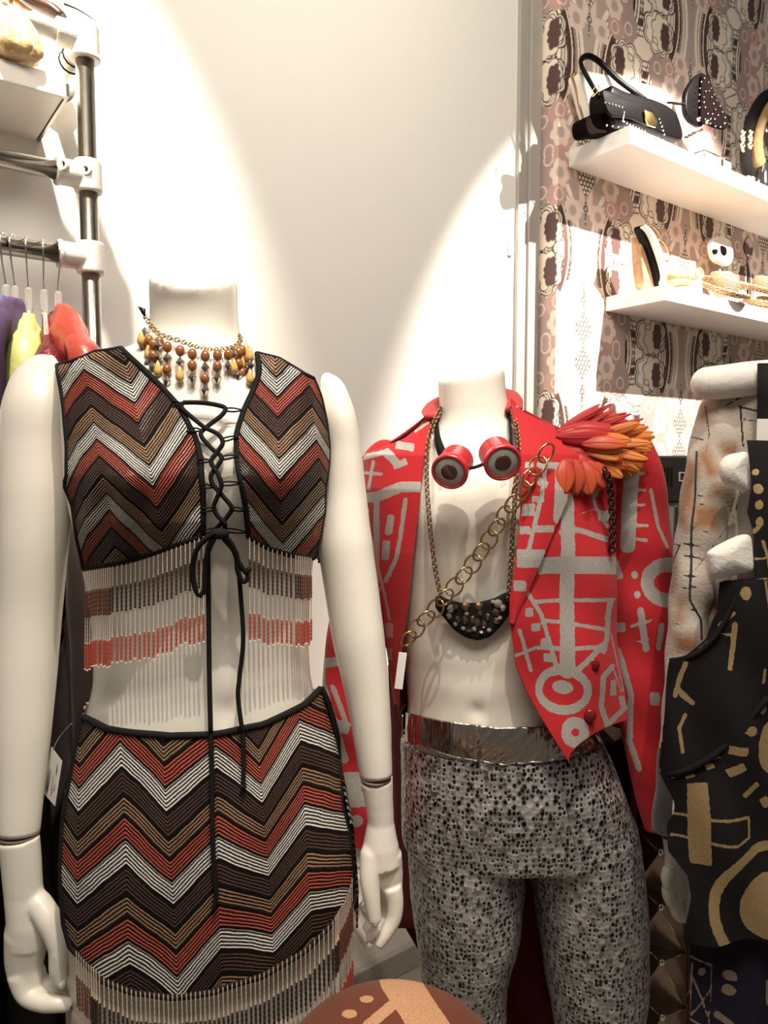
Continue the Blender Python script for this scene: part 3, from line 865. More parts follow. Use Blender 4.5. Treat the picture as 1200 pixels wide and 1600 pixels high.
# ================================================================ the male mannequin
MY = 1.05
M_rows = [(570, 684, 786, .048, .05), (620, 686, 790, .050, .052), (650, 687, 796, .053, .056), (668, 680, 806, .058, .064), (682, 655, 835, .066, .074), (694, 625, 872, .076, .086),
          (710, 604, 905, .086, .098), (740, 596, 925, .098, .11), (800, 598, 928, .108, .115), (870, 606, 922, .108, .112), (950, 620, 914, .100, .102), (1030, 632, 908, .096, .096),
          (1100, 637, 908, .094, .096), (1150, 635, 930, .096, .105), (1220, 633, 962, .100, .122), (1300, 634, 990, .092, .118), (1380, 640, 1003, .078, .10), (1450, 648, 1008, .10, .115)]
M_b = [(680, 800, .055, .050, .014), (812, 800, .055, .050, .014), (742, 850, .010, .09, -.006), (700, 1030, .03, .02, .003), (785, 1030, .03, .02, .003), (700, 1075, .03, .02, .003), (785, 1075, .03, .02, .003), (746, 1112, .008, .010, -.007)]
mal = Surf(MY, M_rows, M_b)
male = empty('mannequin', (mal.par(.9)[0], MY, 0), 'off-white headless male mannequin in the open red painted jacket and silver leggings', 'mannequin')
zt = float(P(735, 583, MY)[..., 2]); zb = float(P(735, 1312, MY)[..., 2])
def slant(V):
    w = np.clip((V[:, 2] - (zt - .03)) / .03, 0, 1); V = V.copy()
    V[:, 2] += w * ((V[:, 1] - MY) * .16 + (V[:, 0] - mal.par(zt)[0]) * .20); return V
def leg_pts(rows, Y):
    pts = []; rr = []
    for y, a, c in rows:
        L = PV(a, y, Y); R_ = PV(c, y, Y); pts.append((L + R_) / 2); rr.append((R_ - L).length / 2)
    return pts, rr
def male_legs(b, infl):
    for sx, rows in ((-1, [(1290, 640, 812), (1380, 641, 817), (1450, 648, 811), (1530, 661, 793), (1600, 676, 787)]), (1, [(1290, 820, 992), (1380, 832, 1003), (1450, 843, 1009), (1530, 856, 1009), (1600, 866, 1005)])):
        pts, rr = leg_pts(rows, MY + .005)
        e = pts[-1]
        for dz, r_ in ((.10, .056), (.17, .052), (.26, .056), (.38, .042), (.48, .034)):
            z = e.z - dz
            if z > .05: pts.append(Vector((e.x + sx * .01, MY + .01, z))); rr.append(r_)
        pts.append(Vector((pts[-1].x, MY + .01, .05))); rr.append(.034)
        q = catmull([tuple(p) for p in pts], 6); r_ = np.interp(np.linspace(0, 1, len(q)), np.linspace(0, 1, len(rr)), rr) + infl
        b.tube(q, r_, 32, flat=[1.12, 1.1, 1.05, 1, 1, 1])
    return q
b = MB(); b.add(*mal.loft(zt, zb, 110, 96, 0.0, slant)); male_legs(b, -.006)
for sx in (-1, 1):
    e = PV(725 if sx < 0 else 940, 1600, MY)
    b.tube(catmull([(e.x + sx * .01, MY + .03, .04), (e.x + sx * .01, MY - .06, .035), (e.x + sx * .012, MY - .15, .02)], 6), [.034, .04, .02], 16, flat=[1, .8, .7])
o = b.build('torso', M['skin'], male)
m_ = mod(o, 'REMESH', mode='VOXEL', voxel_size=.0045); m_.use_smooth_shade = True
mod(o, 'SMOOTH', factor=.5, iterations=5)
# arms (mostly inside the sleeves) and hands
AR = [(725, 940, 1000, .0), (800, 962, 1022, 0), (900, 968, 1028, -.01), (1000, 975, 1030, -.02), (1100, 990, 1034, -.03), (1200, 1010, 1050, -.05), (1300, 1034, 1068, -.06), (1345, 1040, 1072, -.065)]
pts, rr = limb('arm', AR, MY, None, None)
b = MB(); b.tube(pts, rr, 24); oa = b.build('arm', M['skin'], male)
HY = MY - .065
fuse('hand', [
    (catmull([P3(1056, 1340, 0, HY), P3(1058, 1365, 0, HY), P3(1062, 1395, 0, HY)], 6), [.0150, .0175, .0165], 18, .8),
    fing([(1050, 1378, -.006), (1044, 1392, -.010), (1048, 1408, -.010), (1058, 1416, -.006)], [.010, .0092, .0082, .0065], HY),
    fing([(1058, 1388, .0), (1054, 1410, -.004), (1058, 1428, -.004), (1066, 1436, .0)], [.010, .009, .008, .0062], HY),
    fing([(1066, 1390, .006), (1066, 1412, .002), (1070, 1430, .002), (1074, 1438, .006)], [.0098, .0086, .0076, .006], HY),
    fing([(1074, 1386, .010), (1078, 1405, .010), (1080, 1422, .012)], [.009, .008, .006], HY),
    fing([(1046, 1358, -.006), (1042, 1372, -.012), (1044, 1386, -.014)], [.0095, .0085, .0065], HY)], [], M['skin'], oa, .0015, 4)
AL = [(730, 592, 632, .02), (800, 560, 615, .01), (900, 545, 600, .0), (1000, 535, 588, -.01), (1100, 530, 580, -.02), (1200, 538, 580, -.03), (1300, 545, 580, -.035), (1350, 548, 580, -.04)]
pts, rr = limb('arm', AL, MY, None, None)
b = MB(); b.tube(pts, rr, 24); oa = b.build('arm', M['skin'], male)
HY = MY - .04
fuse('hand', [
    (catmull([P3(564, 1345, 0, HY), P3(564, 1375, 0, HY), P3(566, 1410, 0, HY)], 6), [.0160, .0190, .0175], 18, .8),
    fing([(554, 1400, -.004), (556, 1425, -.006), (560, 1448, -.006), (572, 1468, .0)], [.0105, .0095, .0085, .0065], HY),
    fing([(562, 1405, .004), (562, 1435, .002), (566, 1460, .002), (576, 1478, .006)], [.0105, .0095, .0085, .0065], HY),
    fing([(570, 1405, .010), (572, 1435, .010), (576, 1458, .012), (586, 1470, .016)], [.010, .009, .008, .006], HY),
    fing([(577, 1400, .014), (582, 1425, .016), (588, 1445, .018)], [.009, .008, .006], HY),
    fing([(552, 1370, -.012), (553, 1395, -.018), (560, 1412, -.020)], [.010, .009, .007], HY)], [], M['skin'], oa, .002, 5)

# ---------------------------------------------------------------- leggings
def sequin_mat():
    t = NT('silver_sequins'); o = t.obj()
    mp = t.n('ShaderNodeMapping'); t.put(mp.inputs[0], o); mp.inputs['Scale'].default_value = (1, 1, .8)
    v = t.n('ShaderNodeTexVoronoi'); v.inputs['Scale'].default_value = 165; v.inputs['Randomness'].default_value = .62; t.put(v.inputs['Vector'], mp.outputs[0])
    d = v.outputs['Distance']; rnd = t.n('ShaderNodeSeparateColor'); t.put(rnd.inputs[0], v.outputs['Color'])
    big = t.noise(14, 3, o)
    hole = t.math('LESS_THAN', d, t.math('MULTIPLY_ADD', rnd.outputs[0], .22, t.math('MULTIPLY_ADD', big, .34, .06)))
    base = t.mix(rnd.outputs[1], (.25, .235, .23), (.56, .53, .51))
    t.set(Base_Color=t.mix(hole, base, (.020, .018, .02)), Metallic=t.math('MULTIPLY_ADD', t.math('GREATER_THAN', rnd.outputs[2], .86), .5, .45),
          Roughness=t.math('MULTIPLY_ADD', rnd.outputs[2], -.28, .55))
    t.bump(t.math('MULTIPLY_ADD', rnd.outputs[0], .8, t.math('MULTIPLY', d, 1.0)), .7, .0025)
    return t.m
M['sequin'] = sequin_mat()
leg = empty('leggings', (mal.par(.8)[0], MY, zb), 'silver sequinned leggings with shiny metallic waistband', 'leggings')
b = MB(); zl0 = float(P(735, 1148, MY)[..., 2]); zl1 = float(P(735, 1318, MY)[..., 2])
b.add(*mal.loft(zl0, zl1, 50, 96, .006)); male_legs(b, .001)
o = b.build('leg_fabric', M['sequin'], leg)
m_ = mod(o, 'REMESH', mode='VOXEL', voxel_size=.0042); m_.use_smooth_shade = True
mod(o, 'SMOOTH', factor=.5, iterations=6)
tx = bpy.data.textures.new('cloth_folds', 'CLOUDS'); tx.noise_scale = .07
mod(o, 'DISPLACE', texture=tx, strength=.008, mid_level=.5)
t = NT('waistband_lame'); o_ = t.obj()
mp = t.n('ShaderNodeMapping'); t.put(mp.inputs[0], o_); mp.inputs['Scale'].default_value = (30, 30, 9); mp.inputs['Rotation'].default_value = (0, .5, 0)
t.set(Base_Color=(.52, .46, .41), Metallic=1.0, Roughness=.22); t.bump(t.noise(1, 3, mp.outputs[0]), .8, .012); M['lame'] = t.m
W, F, x, y, S, T = patch(mal, [(0, 1113), (.2, 1126), (.5, 1137), (.8, 1134), (1, 1118)], [(0, 1158), (.25, 1182), (.5, 1194), (.75, 1188), (1, 1165)],
                         [(1100, 636), (1165, 635)], [(1100, 909), (1165, 935)], 90, 24, .0075)
W[:, 1] -= .0025 * np.sin(T * math.pi) + .0012 * np.sin(x * .25 + y * .3) * (x > 740)
wb = cloth('waistband', W, F, M['lame'], leg, None, .002)
b = MB(); b.tube(W.reshape(24, 90, 3)[-1] - (0, .001, 0), .0016, 6); b.build('waist_seam', M['sequin'], leg)
back_shell('waistband_back', Surf(MY, M_rows), float(P(735, 1118, MY)[..., 2]), float(P(735, 1160, MY)[..., 2]), M['lame'], leg, 10, .0078)

# ---------------------------------------------------------------- painted red jacket
def sd_seg(x, y, pts, w):
    d = np.full(len(x), 1e3)
    for (ax, ay), (bx, by) in zip(pts[:-1], pts[1:]):
        vx, vy = bx - ax, by - ay; L2 = vx * vx + vy * vy + 1e-9
        t_ = np.clip(((x - ax) * vx + (y - ay) * vy) / L2, 0, 1)
        d = np.minimum(d, np.hypot(x - ax - t_ * vx, y - ay - t_ * vy) - w / 2)
    return d
def sd_box(x, y, cx, cy, w, h, rot=0.0):
    c, s_ = math.cos(rot), math.sin(rot); dx, dy = x - cx, y - cy
    u, v = abs(c * dx + s_ * dy) - w / 2, abs(-s_ * dx + c * dy) - h / 2
    return np.hypot(np.maximum(u, 0), np.maximum(v, 0)) + np.minimum(np.maximum(u, v), 0)
def sd_ring(x, y, cx, cy, rx, ry, ix=0, iy=0):
    f = lambda a, b_: (np.hypot((x - cx) / a, (y - cy) / b_) - 1) * min(a, b_)
    d = f(rx, ry)
    return np.maximum(d, -f(ix, iy)) if ix else d
def marks(x, y, sc_, ox, oy, L):
    """L: marks in the units of the sheet they were drawn on"""
    a, b_ = (x - ox) * sc_, (y - oy) * sc_
    d = np.full(len(x), 60.0)
    for m in L:
        k = m[0]
        if k == 's': q = sd_seg(a, b_, m[1], m[2])
        elif k == 'b': q = sd_box(a, b_, *m[1:])
        else: q = sd_ring(a, b_, *m[1:])
        d = np.minimum(d, q / sc_)
    return d
def paint_mat(name, base, paint, pmetal=.55, prough=.4, sheen=.2, rough=.75, grain=.9, seed=0, basevar=.12):
    t = NT(name); o = t.obj()
    d = t.attr('paint')
    n1 = t.noise(160, 4, o)
    m = t.math('LESS_THAN', t.math('MULTIPLY_ADD', t.math('SUBTRACT', n1, .5), 3.5, d), 0.0)
    fine = t.noise(1100, 2, o)
    lo = tuple(c * .62 for c in paint); hi = tuple(min(1, c * 1.45) for c in paint)
    pc = t.mix(t.math('MULTIPLY_ADD', fine, 2.2, -.6, clamp=True), lo, hi)
    bn = t.noise(12, 3, o)
    bc = t.mix(bn, tuple(c * (1 - basevar) for c in base), tuple(min(1, c * (1 + basevar)) for c in base))
    t.set(Base_Color=t.mix(m, bc, pc), Metallic=t.math('MULTIPLY', m, pmetal), Roughness=t.math('MULTIPLY_ADD', m, prough - rough, rough), Sheen_Weight=sheen, Specular_IOR_Level=t.math('MULTIPLY_ADD', m, .35, .15))
    t.bump(t.math('ADD', t.math('MULTIPLY', m, .6), t.math('MULTIPLY', fine, grain * .3)), .35, .0012)
    return t.m
RED = (.44, .020, .026)
M['jacket'] = paint_mat('red_cloth_silver_paint', RED, (.43, .40, .37), sheen=.08, pmetal=.35)
M['red'] = mat('red_cloth', RED, .75, var=.12, nscale=12, bump=.2, bscale=900, sheen=.2)
M['lining'] = mat('maroon_lining', (.12, .013, .016), .9, var=.2, Specular_IOR_Level=.1)
J_rows = [(622, 694, 802, .056, .062), (640, 676, 820, .066, .070), (660, 652, 858, .078, .080), (680, 625, 900, .092, .092), (698, 596, 935, .105, .10), (712, 572, 952, .116, .108),
          (760, 566, 962, .128, .120), (850, 580, 960, .134, .124), (950, 598, 960, .132, .120), (1050, 612, 968, .130, .12), (1120, 622, 982, .130, .125), (1200, 630, 985, .130, .13)]
jac = Surf(MY, J_rows, ())
jk = empty('jacket', (jac.par(1.2)[0], MY, float(P(700, 1190, MY)[..., 2])), 'red tailcoat hand-painted with silver shapes, worn open on the male mannequin', 'jacket')
LZ = [('s', [(90, 110), (190, 215)], 13), ('s', [(110, 190), (180, 150)], 24), ('r', 62, 58, 34, 14, 20, 6), ('s', [(262, 300), (268, 470)], 44), ('s', [(262, 470), (265, 700), (262, 1180)], 62),
      ('b', 300, 725, 330, 74), ('s', [(235, 585), (310, 575), (430, 615)], 24), ('s', [(120, 882), (250, 880), (450, 870)], 17), ('s', [(165, 965), (290, 980), (420, 1000)], 17), ('s', [(140, 1080), (260, 1085), (420, 1072)], 18),
      ('s', [(80, 830), (150, 940), (222, 1170)], 19), ('s', [(432, 960), (425, 1050), (310, 1165)], 22), ('s', [(440, 880), (428, 950)], 24), ('r', 245, 1262, 117, 107, 84, 66), ('r', 245, 1250, 42, 30),
      ('r', 293, 1440, 58, 64, 17, 17), ('s', [(450, 1160), (410, 1200), (405, 1330), (435, 1420), (505, 1345), (492, 1300)], 24), ('s', [(455, 1170), (490, 1270)], 7), ('b', 455, 1252, 27, 68), ('s', [(445, 1020), (500, 1270)], 6),
      ('s', [(55, 1000), (85, 1100), (108, 1180)], 17), ('s', [(40, 1112), (130, 1078)], 15), ('b', 95, 925, 36, 38), ('b', 125, 990, 40, 34), ('b', 165, 1056, 34, 34), ('b', 186, 1125, 44, 38), ('b', 400, 1085, 50, 26, .5),
      ('s', [(370, 405), (382, 470), (430, 560)], 13), ('b', 378, 412, 32, 36), ('b', 418, 512, 48, 44), ('s', [(310, 510), (390, 480)], 4)]
LAP = [('s', [(160, 300), (150, 400), (92, 655)], 17), ('b', 155, 566, 86, 30), ('b', 78, 572, 44, 34), ('b', 92, 485, 50, 52), ('b', 102, 692, 115, 76), ('b', 55, 808, 46, 44), ('b', 130, 440, 50, 26), ('b', 95, 296, 34, 26),
       ('s', [(140, 295), (215, 300)], 30), ('s', [(230, 320), (222, 520)], 56), ('b', 150, 372, 46, 30, .5)]
RP = dict(top=[(0, 624), (.25, 650), (.6, 682), (1, 712)], bot=[(0, 1190), (1, 1126)],
          xl=[(624, 797), (660, 801), (700, 808), (760, 815), (800, 812), (850, 808), (900, 803), (935, 797), (980, 797), (1040, 806), (1080, 822), (1120, 845), (1190, 888)],
          xr=[(660, 870), (690, 935), (712, 952), (760, 958), (900, 958), (1000, 961), (1060, 970), (1126, 981), (1192, 897)])
W, F, x, y, S, T = patch(jac, RP['top'], RP['bot'], RP['xl'], RP['xr'], 110, 300, 0.0)
W[:, 1] -= .004 * np.sin(x * .045 + y * .01) * np.clip((y - 700) / 200, 0, 1) + .002 * np.sin(y * .04 - x * .03)
d = marks(x, y, 2.759, 790, 620, LZ)
fp = cloth('front_panel', W, F, M['jacket'], jk, {'paint': d}, .003)
# lapel folded over the panel
W, F, x, y, S, T = patch(jac, [(0, 634), (1, 668)], [(0, 972), (1, 972)], [(634, 797), (700, 807), (760, 814), (850, 807), (935, 796), (972, 797)], [(634, 830), (668, 862), (730, 892), (772, 886), (850, 853), (921, 822), (972, 799)], 50, 160, 0.0)
W[:, 1] -= .007 + .003 * np.sin(S * math.pi)
lp = cloth('lapel', W, F, M['jacket'], fp, {'paint': marks(x, y, 2.759, 790, 620, LAP)}, .003)
# the other front
L6 = [('s', [(185, 250), (155, 415)], 20), ('s', [(140, 318), (235, 325)], 20), ('b', 375, 160, 112, 50, .15), ('s', [(115, 225), (265, 190)], 26), ('s', [(265, 195), (320, 250)], 48), ('b', 345, 262, 88, 42, -.4),
      ('s', [(110, 475), (220, 458), (350, 405), (460, 405)], 62), ('s', [(205, 490), (205, 900), (225, 980)], 36), ('s', [(380, 480), (352, 700), (325, 850), (262, 985)], 27), ('s', [(290, 595), (278, 680)], 44),
      ('b', 262, 795, 46, 122, .06), ('s', [(238, 995), (265, 1120), (288, 1230)], 17), ('s', [(238, 1010), (205, 1110)], 14), ('b', 280, 1300, 58, 92), ('b', 280, 1450, 44, 74), ('s', [(150, 540), (150, 680)], 18), ('s', [(440, 70), (520, 10)], 16)]
LP_ = dict(top=[(0, 711), (.5, 688), (1, 640)], bot=[(0, 1100), (1, 1100)], xl=[(640, 650), (711, 570), (760, 566), (850, 579), (950, 598), (1050, 611), (1100, 618)],
           xr=[(640, 677), (700, 667), (740, 660), (800, 655), (880, 645), (950, 638), (1000, 631), (1060, 625), (1100, 624)])
W, F, x, y, S, T = patch(jac, LP_['top'], LP_['bot'], LP_['xl'], LP_['xr'], 70, 240, 0.0)
W[:, 1] -= .003 * np.sin(x * .06 + y * .012)
fp2 = cloth('front_panel', W, F, M['jacket'], jk, {'paint': marks(x, y, 4.0, 540, 660, L6)}, .003)
# back and collar
zc0 = float(P(700, 640, MY)[..., 2]); zc1 = float(P(700, 1120, MY)[..., 2])
o = back_shell('back_panel', jac, zc0, zc1, M['red'], jk, 60, 0.0)
b = MB(); q = []
for x_, y_, Y_ in ((676, 652, MY - .055), (672, 640, MY), (690, 622, MY + .06), (735, 612, MY + .085), (785, 610, MY + .06), (802, 622, MY), (803, 640, MY - .05)):
    q.append(P(x_, y_, Y_))
q = catmull(q, 6)
b.tube(q, .012, 12, flat=.35, up=(0, .4, 1)); b.build('collar', M['red'], jk)
# sleeves
def sleeve(rows, Y, nm, mk):
    pts = []; rr = []
    for r in rows:
        L = PV(r[1], r[0], Y + r[3]); R_ = PV(r[2], r[0], Y + r[3]); pts.append((L + R_) / 2); rr.append((R_ - L).length / 2)
    p = catmull(pts, 26); r_ = np.interp(np.linspace(0, 1, len(p)), np.linspace(0, 1, len(rr)), rr)
    V, F = tube_mesh(p, r_, 110, cap=False, flat=1.05)
    V = V.copy(); a = np.arange(len(V))
    V[:, 1] += .003 * np.sin(V[:, 2] * 60 + V[:, 0] * 40)
    px, py = Q(V)
    return cloth('sleeve', V, F, M['jacket'], jk, {'paint': marks(px, py, 2.759, 790, 620, mk)}, .003), pts
SLV = [('s', [(545, 320), (535, 450), (530, 640)], 62), ('s', [(560, 400), (600, 402)], 12), ('s', [(560, 470), (598, 466)], 12), ('s', [(555, 556), (606, 555)], 13), ('s', [(560, 614), (606, 618)], 14), ('s', [(555, 335), (590, 330)], 14),
       ('s', [(622, 400), (650, 560), (690, 650)], 14), ('r', 690, 800, 108, 108, 55, 46), ('r', 557, 768, 15, 17), ('r', 567, 855, 14, 17), ('s', [(582, 920), (605, 1085)], 28), ('s', [(545, 988), (625, 962)], 14),
       ('s', [(570, 1052), (622, 1042)], 8), ('b', 492, 992, 60, 40), ('s', [(668, 985), (655, 1080)], 22), ('b', 640, 1300, 40, 54), ('b', 476, 740, 46, 100, -.3), ('s', [(492, 1090), (545, 1280), (540, 1480), (580, 1600)], 24)]
sr, pts = sleeve([(690, 905, 985, .01), (712, 925, 1015, .0), (760, 944, 1031, -.005), (850, 953, 1042, -.01), (950, 957, 1046, -.02), (1050, 962, 1046, -.03), (1150, 978, 1046, -.045), (1230, 996, 1050, -.055), (1290, 1012, 1062, -.06)], MY, 'sleeve', SLV)
SLL = [('s', [(-800, 500), (-790, 1500)], 50), ('s', [(-780, 1150), (-560, 1110)], 40), ('b', -660, 1660, 70, 90), ('s', [(-720, 1740), (-560, 1730)], 60), ('r', -640, 1824, 26, 26), ('s', [(-800, 1180), (-690, 1560)], 34), ('s', [(-740, 1250), (-680, 1420)], 20)]
SLL += [('b', -700, 1420, 60, 50, .3)]
sl, pts = sleeve([(708, 590, 630, .03), (730, 566, 632, .015), (800, 546, 622, .01), (900, 532, 612, .0), (1000, 514, 600, -.01), (1080, 508, 594, -.02), (1180, 522, 596, -.028), (1260, 534, 602, -.033), (1309, 542, 606, -.036)], MY, 'sleeve', SLL)
# tails: red outside, maroon lining
V = []; nx, ny = 50, 40
for j in range(ny):
    y_ = 1040 + (1650 - 1040) * j / (ny - 1)
    for i in range(nx):
        s_ = i / (nx - 1); xl_ = I([(1040, 606), (1440, 628), (1545, 690)], y_); xr_ = I([(1040, 985), (1300, 1000), (1545, 960)], y_)
        if y_ > 1545: xl_ += (y_ - 1545) * .8
        V.append(P(xl_ + (xr_ - xl_) * s_, y_, MY + .145 + .012 * math.sin(s_ * 19) * j / ny))
V = np.array(V); px, py = Q(V)
tl = make('tail', V, grid_faces(nx, ny, True), [M['red'], M['lining']], jk); mod(tl, 'SOLIDIFY', thickness=.004, offset=1, material_offset=1)
for sx, (xa, xb_, ya) in enumerate(((610, 650, 1000), (985, 1000, 1100))):
    V = []
    for j in range(30):
        y_ = ya + (1450 - ya) * j / 29
        for i in range(8):
            s_ = i / 7; xx = (xa + (xb_ - xa) * s_) if not sx else xa + (xb_ - xa) * s_
            V.append(P(xx + (12 * j / 29 if not sx else 0), y_, MY + (.0 + .145 * (1 - s_) if not sx else .0 + .145 * s_)))
    w_ = make('tail_side', V, grid_faces(8, 30, True), M['lining'], tl); mod(w_, 'SOLIDIFY', thickness=.003)
for (x_, y_) in ((927, 1038), (922, 1117)):
    w = jac.front(x_, y_, .0, .004 + .004)
    b = MB(); b.lathe([(.0001, .004), (.0065, .004), (.0078, .0025), (.0078, 0), (.0001, 0)], 20, Matrix.Translation(Vector(w)) @ Matrix.Rotation(math.radians(90), 4, 'X'))
    for a_ in (0, 1, 2, 3): b.ball(Vector(w) + Vector((math.cos(a_ * 1.57 + .8) * .002, -.0042, math.sin(a_ * 1.57 + .8) * .002)), .0008, 6)
    b.build('button', mat('dark_red_button', (.16, .008, .012), .25), jk)
# swing tag
b = MB(); w = P(626, 1048, .90)
b.box(w, (.010, .0012, .046), Matrix.Rotation(.12, 3, 'Y')); tg = b.build('price_tag', mat('tag_card', (.82, .80, .76), .6), smooth=False)
tag(tg, 'small white paper tag hanging from the chunky chain beside the red jacket', 'tag')
b = MB(); b.tube(catmull([P(629, 1016, .905), P(628, 1022, .903), P(626, 1029, .901)], 4), .0004, 5); link_ = b.build('tag_string', M['black_cord'], tg)

# ---------------------------------------------------------------- feather epaulette
def feather_mat(name, c, c2):
    t = NT(name); v = t.attr('v'); col_ = t.mix(v, c, c2)
    nd = t.n('ShaderNodeBsdfTranslucent'); t.put(nd.inputs[0], col_)
    t.set(Base_Color=col_, Roughness=.35)
    mx = t.n('ShaderNodeMixShader'); mx.inputs[0].default_value = .45
    t.t.links.new(t.b.outputs[0], mx.inputs[1]); t.t.links.new(nd.outputs[0], mx.inputs[2])
    t.t.links.new(mx.outputs[0], t.t.nodes['Material Output'].inputs[0])
    mp = t.n('ShaderNodeMapping'); t.put(mp.inputs[0], t.uv()); mp.inputs['Scale'].default_value = (30, 2, 1)
    t.bump(t.noise(1, 2, mp.outputs[0]), .4, .001)
    return t.m
FR = feather_mat('feather_red', (.55, .03, .045), (.72, .075, .07)); FO = feather_mat('feather_coral', (.62, .06, .04), (.85, .20, .075)); FG = feather_mat('feather_orange', (.72, .13, .04), (.90, .42, .10))
ep = empty('feather_epaulette', tuple(P(872, 690, .93)), 'red to orange feather epaulette fanning out over the jacket shoulder', 'epaulette')
def feather(a, c, w, bow, m, tw=0.0):
    a = Vector(a); c = Vector(c); d = c - a; L = d.length; T_ = d.normalized()
    side = T_.cross(Vector((0, -1, 0.25))).normalized(); nrm = side.cross(T_).normalized()
    side = Matrix.Rotation(tw, 3, T_) @ side; nrm = Matrix.Rotation(tw, 3, T_) @ nrm
    nx, ny = 7, 16; V = []; v = []; uv = []
    for j in range(ny):
        t_ = j / (ny - 1); wd = w * (math.sin(math.pi * (t_ ** .8) * .97 + .04) ** .7) * (.55 + .45 * t_)
        for i in range(nx):
            s_ = (i / (nx - 1)) * 2 - 1
            p = a + d * t_ + nrm * (bow * .45 * math.sin(math.pi * t_) - .10 * wd * s_ * s_) + side * (wd * s_ * .5)
            V.append(p); v.append(t_); uv.append((i / (nx - 1), t_))
    o = make('feather', V, grid_faces(nx, ny), m, ep, True, {'v': np.array(v)}, uv)
    mod(o, 'SOLIDIFY', thickness=.0005, offset=0)
    q = [a + d * t_ + nrm * (bow * .45 * math.sin(math.pi * t_) + .0004) for t_ in np.linspace(0, .95, 10)]
    bb = MB(); bb.tube([tuple(k) for k in q], [.0007, .0003], 5); bb.build('quill', m, o)
rr_ = random.Random(3)
FE = []
for k in range(13):     # spiky upper row
    f = k / 12; FE.append(((872 + 26 * f, 672 + 14 * f), (940 + 62 * min(1, f * 1.2) + rr_.uniform(-6, 8), 632 + 34 * f + rr_.uniform(-7, 5)), 9, -.004, FR, .99 + .002 * k))
for k in range(15):     # middle fan
    f = k / 14; FE.append(((866 + 8 * f, 676 + 34 * f), (948 + rr_.uniform(-10, 16) - 12 * f, 668 + 62 * f + rr_.uniform(-5, 5)), 20, .012, FR, .955 + rr_.uniform(-.01, .01)))
for k in range(8):      # lower petals
    f = k / 7; FE.append(((884 + 44 * f, 716 + 6 * f), (886 + 66 * f + rr_.uniform(-6, 6), 776 - 12 * f + rr_.uniform(-9, 6)), 23, .010, FO, .925 + .01 * f))
for k in range(14):     # orange tips to the right
    f = k / 13; FE.append(((925 + 10 * f, 686 + 30 * f), (1008 + 16 * math.sin(f * 3.1) + rr_.uniform(-9, 8) - 26 * f * f, 664 + 86 * f + rr_.uniform(-5, 5)), 13, .010, FG, .975 + rr_.uniform(-.012, .012)))
for k in range(9):
    f = k / 8; FE.append(((905 + 8 * f, 690 + 24 * f), (975 + rr_.uniform(-8, 12), 690 + 52 * f + rr_.uniform(-6, 6)), 17, .012, FO if k % 2 else FG, .945 + rr_.uniform(-.008, .008)))
for (a0, c0, w_, bow, m_, Y_) in FE:
    tipY = Y_ + rr_.uniform(-.012, .02)
    feather(P(a0[0], a0[1], Y_ + .004), P(c0[0], c0[1], tipY), w_ * 1.5 / 1000, bow, m_, rr_.uniform(-.35, .35))

# ---------------------------------------------------------------- chains
def link_ring(c, T_, N_, rx, ry, r, n=14, k=6):
    c = Vector(c); B_ = T_.cross(N_).normalized()
    return [tuple(c + T_ * (math.cos(a) * rx) + B_ * (math.sin(a) * ry)) for a in np.linspace(0, 2 * math.pi, n + 1)[:-1]]
def resample(q, step):
    q = np.asarray(q); seg = np.linalg.norm(np.diff(q, axis=0), axis=1); L = np.concatenate([[0], np.cumsum(seg)]); n = max(2, int(L[-1] / step) + 1)
    s_ = np.linspace(0, L[-1], n); return np.stack([np.interp(s_, L, q[:, i]) for i in range(3)], 1)
cp = [(860, 698), (848, 716), (832, 740), (815, 765), (796, 795), (775, 825), (757, 855), (738, 882), (718, 908), (698, 930), (680, 952), (660, 972), (642, 992), (632, 1006)]
ys = [.905, .905, .903, .900, .905, .915, .918, .920, .922, .924, .926, .93, .935, .94]
q = catmull([tuple(P(a, b_, c)) for (a, b_), c in zip(cp, ys)], 8)
ch = empty('chunky_chain', tuple(q[0]), 'thick gold-toned ring chain slung diagonally across the male chest', 'chain')
pr = resample(q, .0182)
for i in range(len(pr) - 1):
    a, c = Vector(pr[i]), Vector(pr[i + 1]); T_ = (c - a).normalized(); N_ = Vector((0, -1, 0)); N_ = (N_ - T_ * N_.dot(T_)).normalized()
    N_ = Matrix.Rotation(.55 if i % 2 else -.55, 3, T_) @ N_
    b = MB(); b.tube(link_ring((a + c) / 2, T_, N_, 0.0127, .0104, 0), .0014, 8, closed=True); b.build('chain_link', M['brass'], ch)
def fine_chain(q, m, parent, name='chain', step=.0042, w=.0030, r=.0008):
    pr = resample(q, step); b = MB()
    for i in range(len(pr) - 1):
        a, c = Vector(pr[i]), Vector(pr[i + 1]); T_ = (c - a).normalized(); N_ = Vector((0, -1, 0)); N_ = (N_ - T_ * N_.dot(T_)).normalized()
        N_ = Matrix.Rotation(.7 if i % 2 else -.7, 3, T_) @ N_
        b.tube(link_ring((a + c) / 2, T_, N_, step * .82, w, 0, 9), r, 5, closed=True)
    return b.build(name, m, parent)
M['bronze'] = mat('bronze_chain', (.35, .22, .12), .3, 1.0)
bib = empty('bib_necklace', tuple(P(740, 960, .93)), 'black crescent bib necklace set with crystals on a bronze chain, over the bare chest', 'necklace')
fine_chain(catmull([tuple(P(a, b_, c)) for a, b_, c in ((688, 640, .985), (676, 665, .965), (668, 700, .945), (667, 750, .935), (670, 800, .930), (676, 860, .928), (683, 905, .93), (690, 936, .93))], 8), M['bronze'], bib)
fine_chain(catmull([tuple(P(a, b_, c)) for a, b_, c in ((800, 640, .985), (807, 665, .955), (810, 700, .925), (806, 750, .915), (803, 800, .912), (800, 850, .918), (797, 900, .922), (794, 938, .925))], 8), M['bronze'], bib)
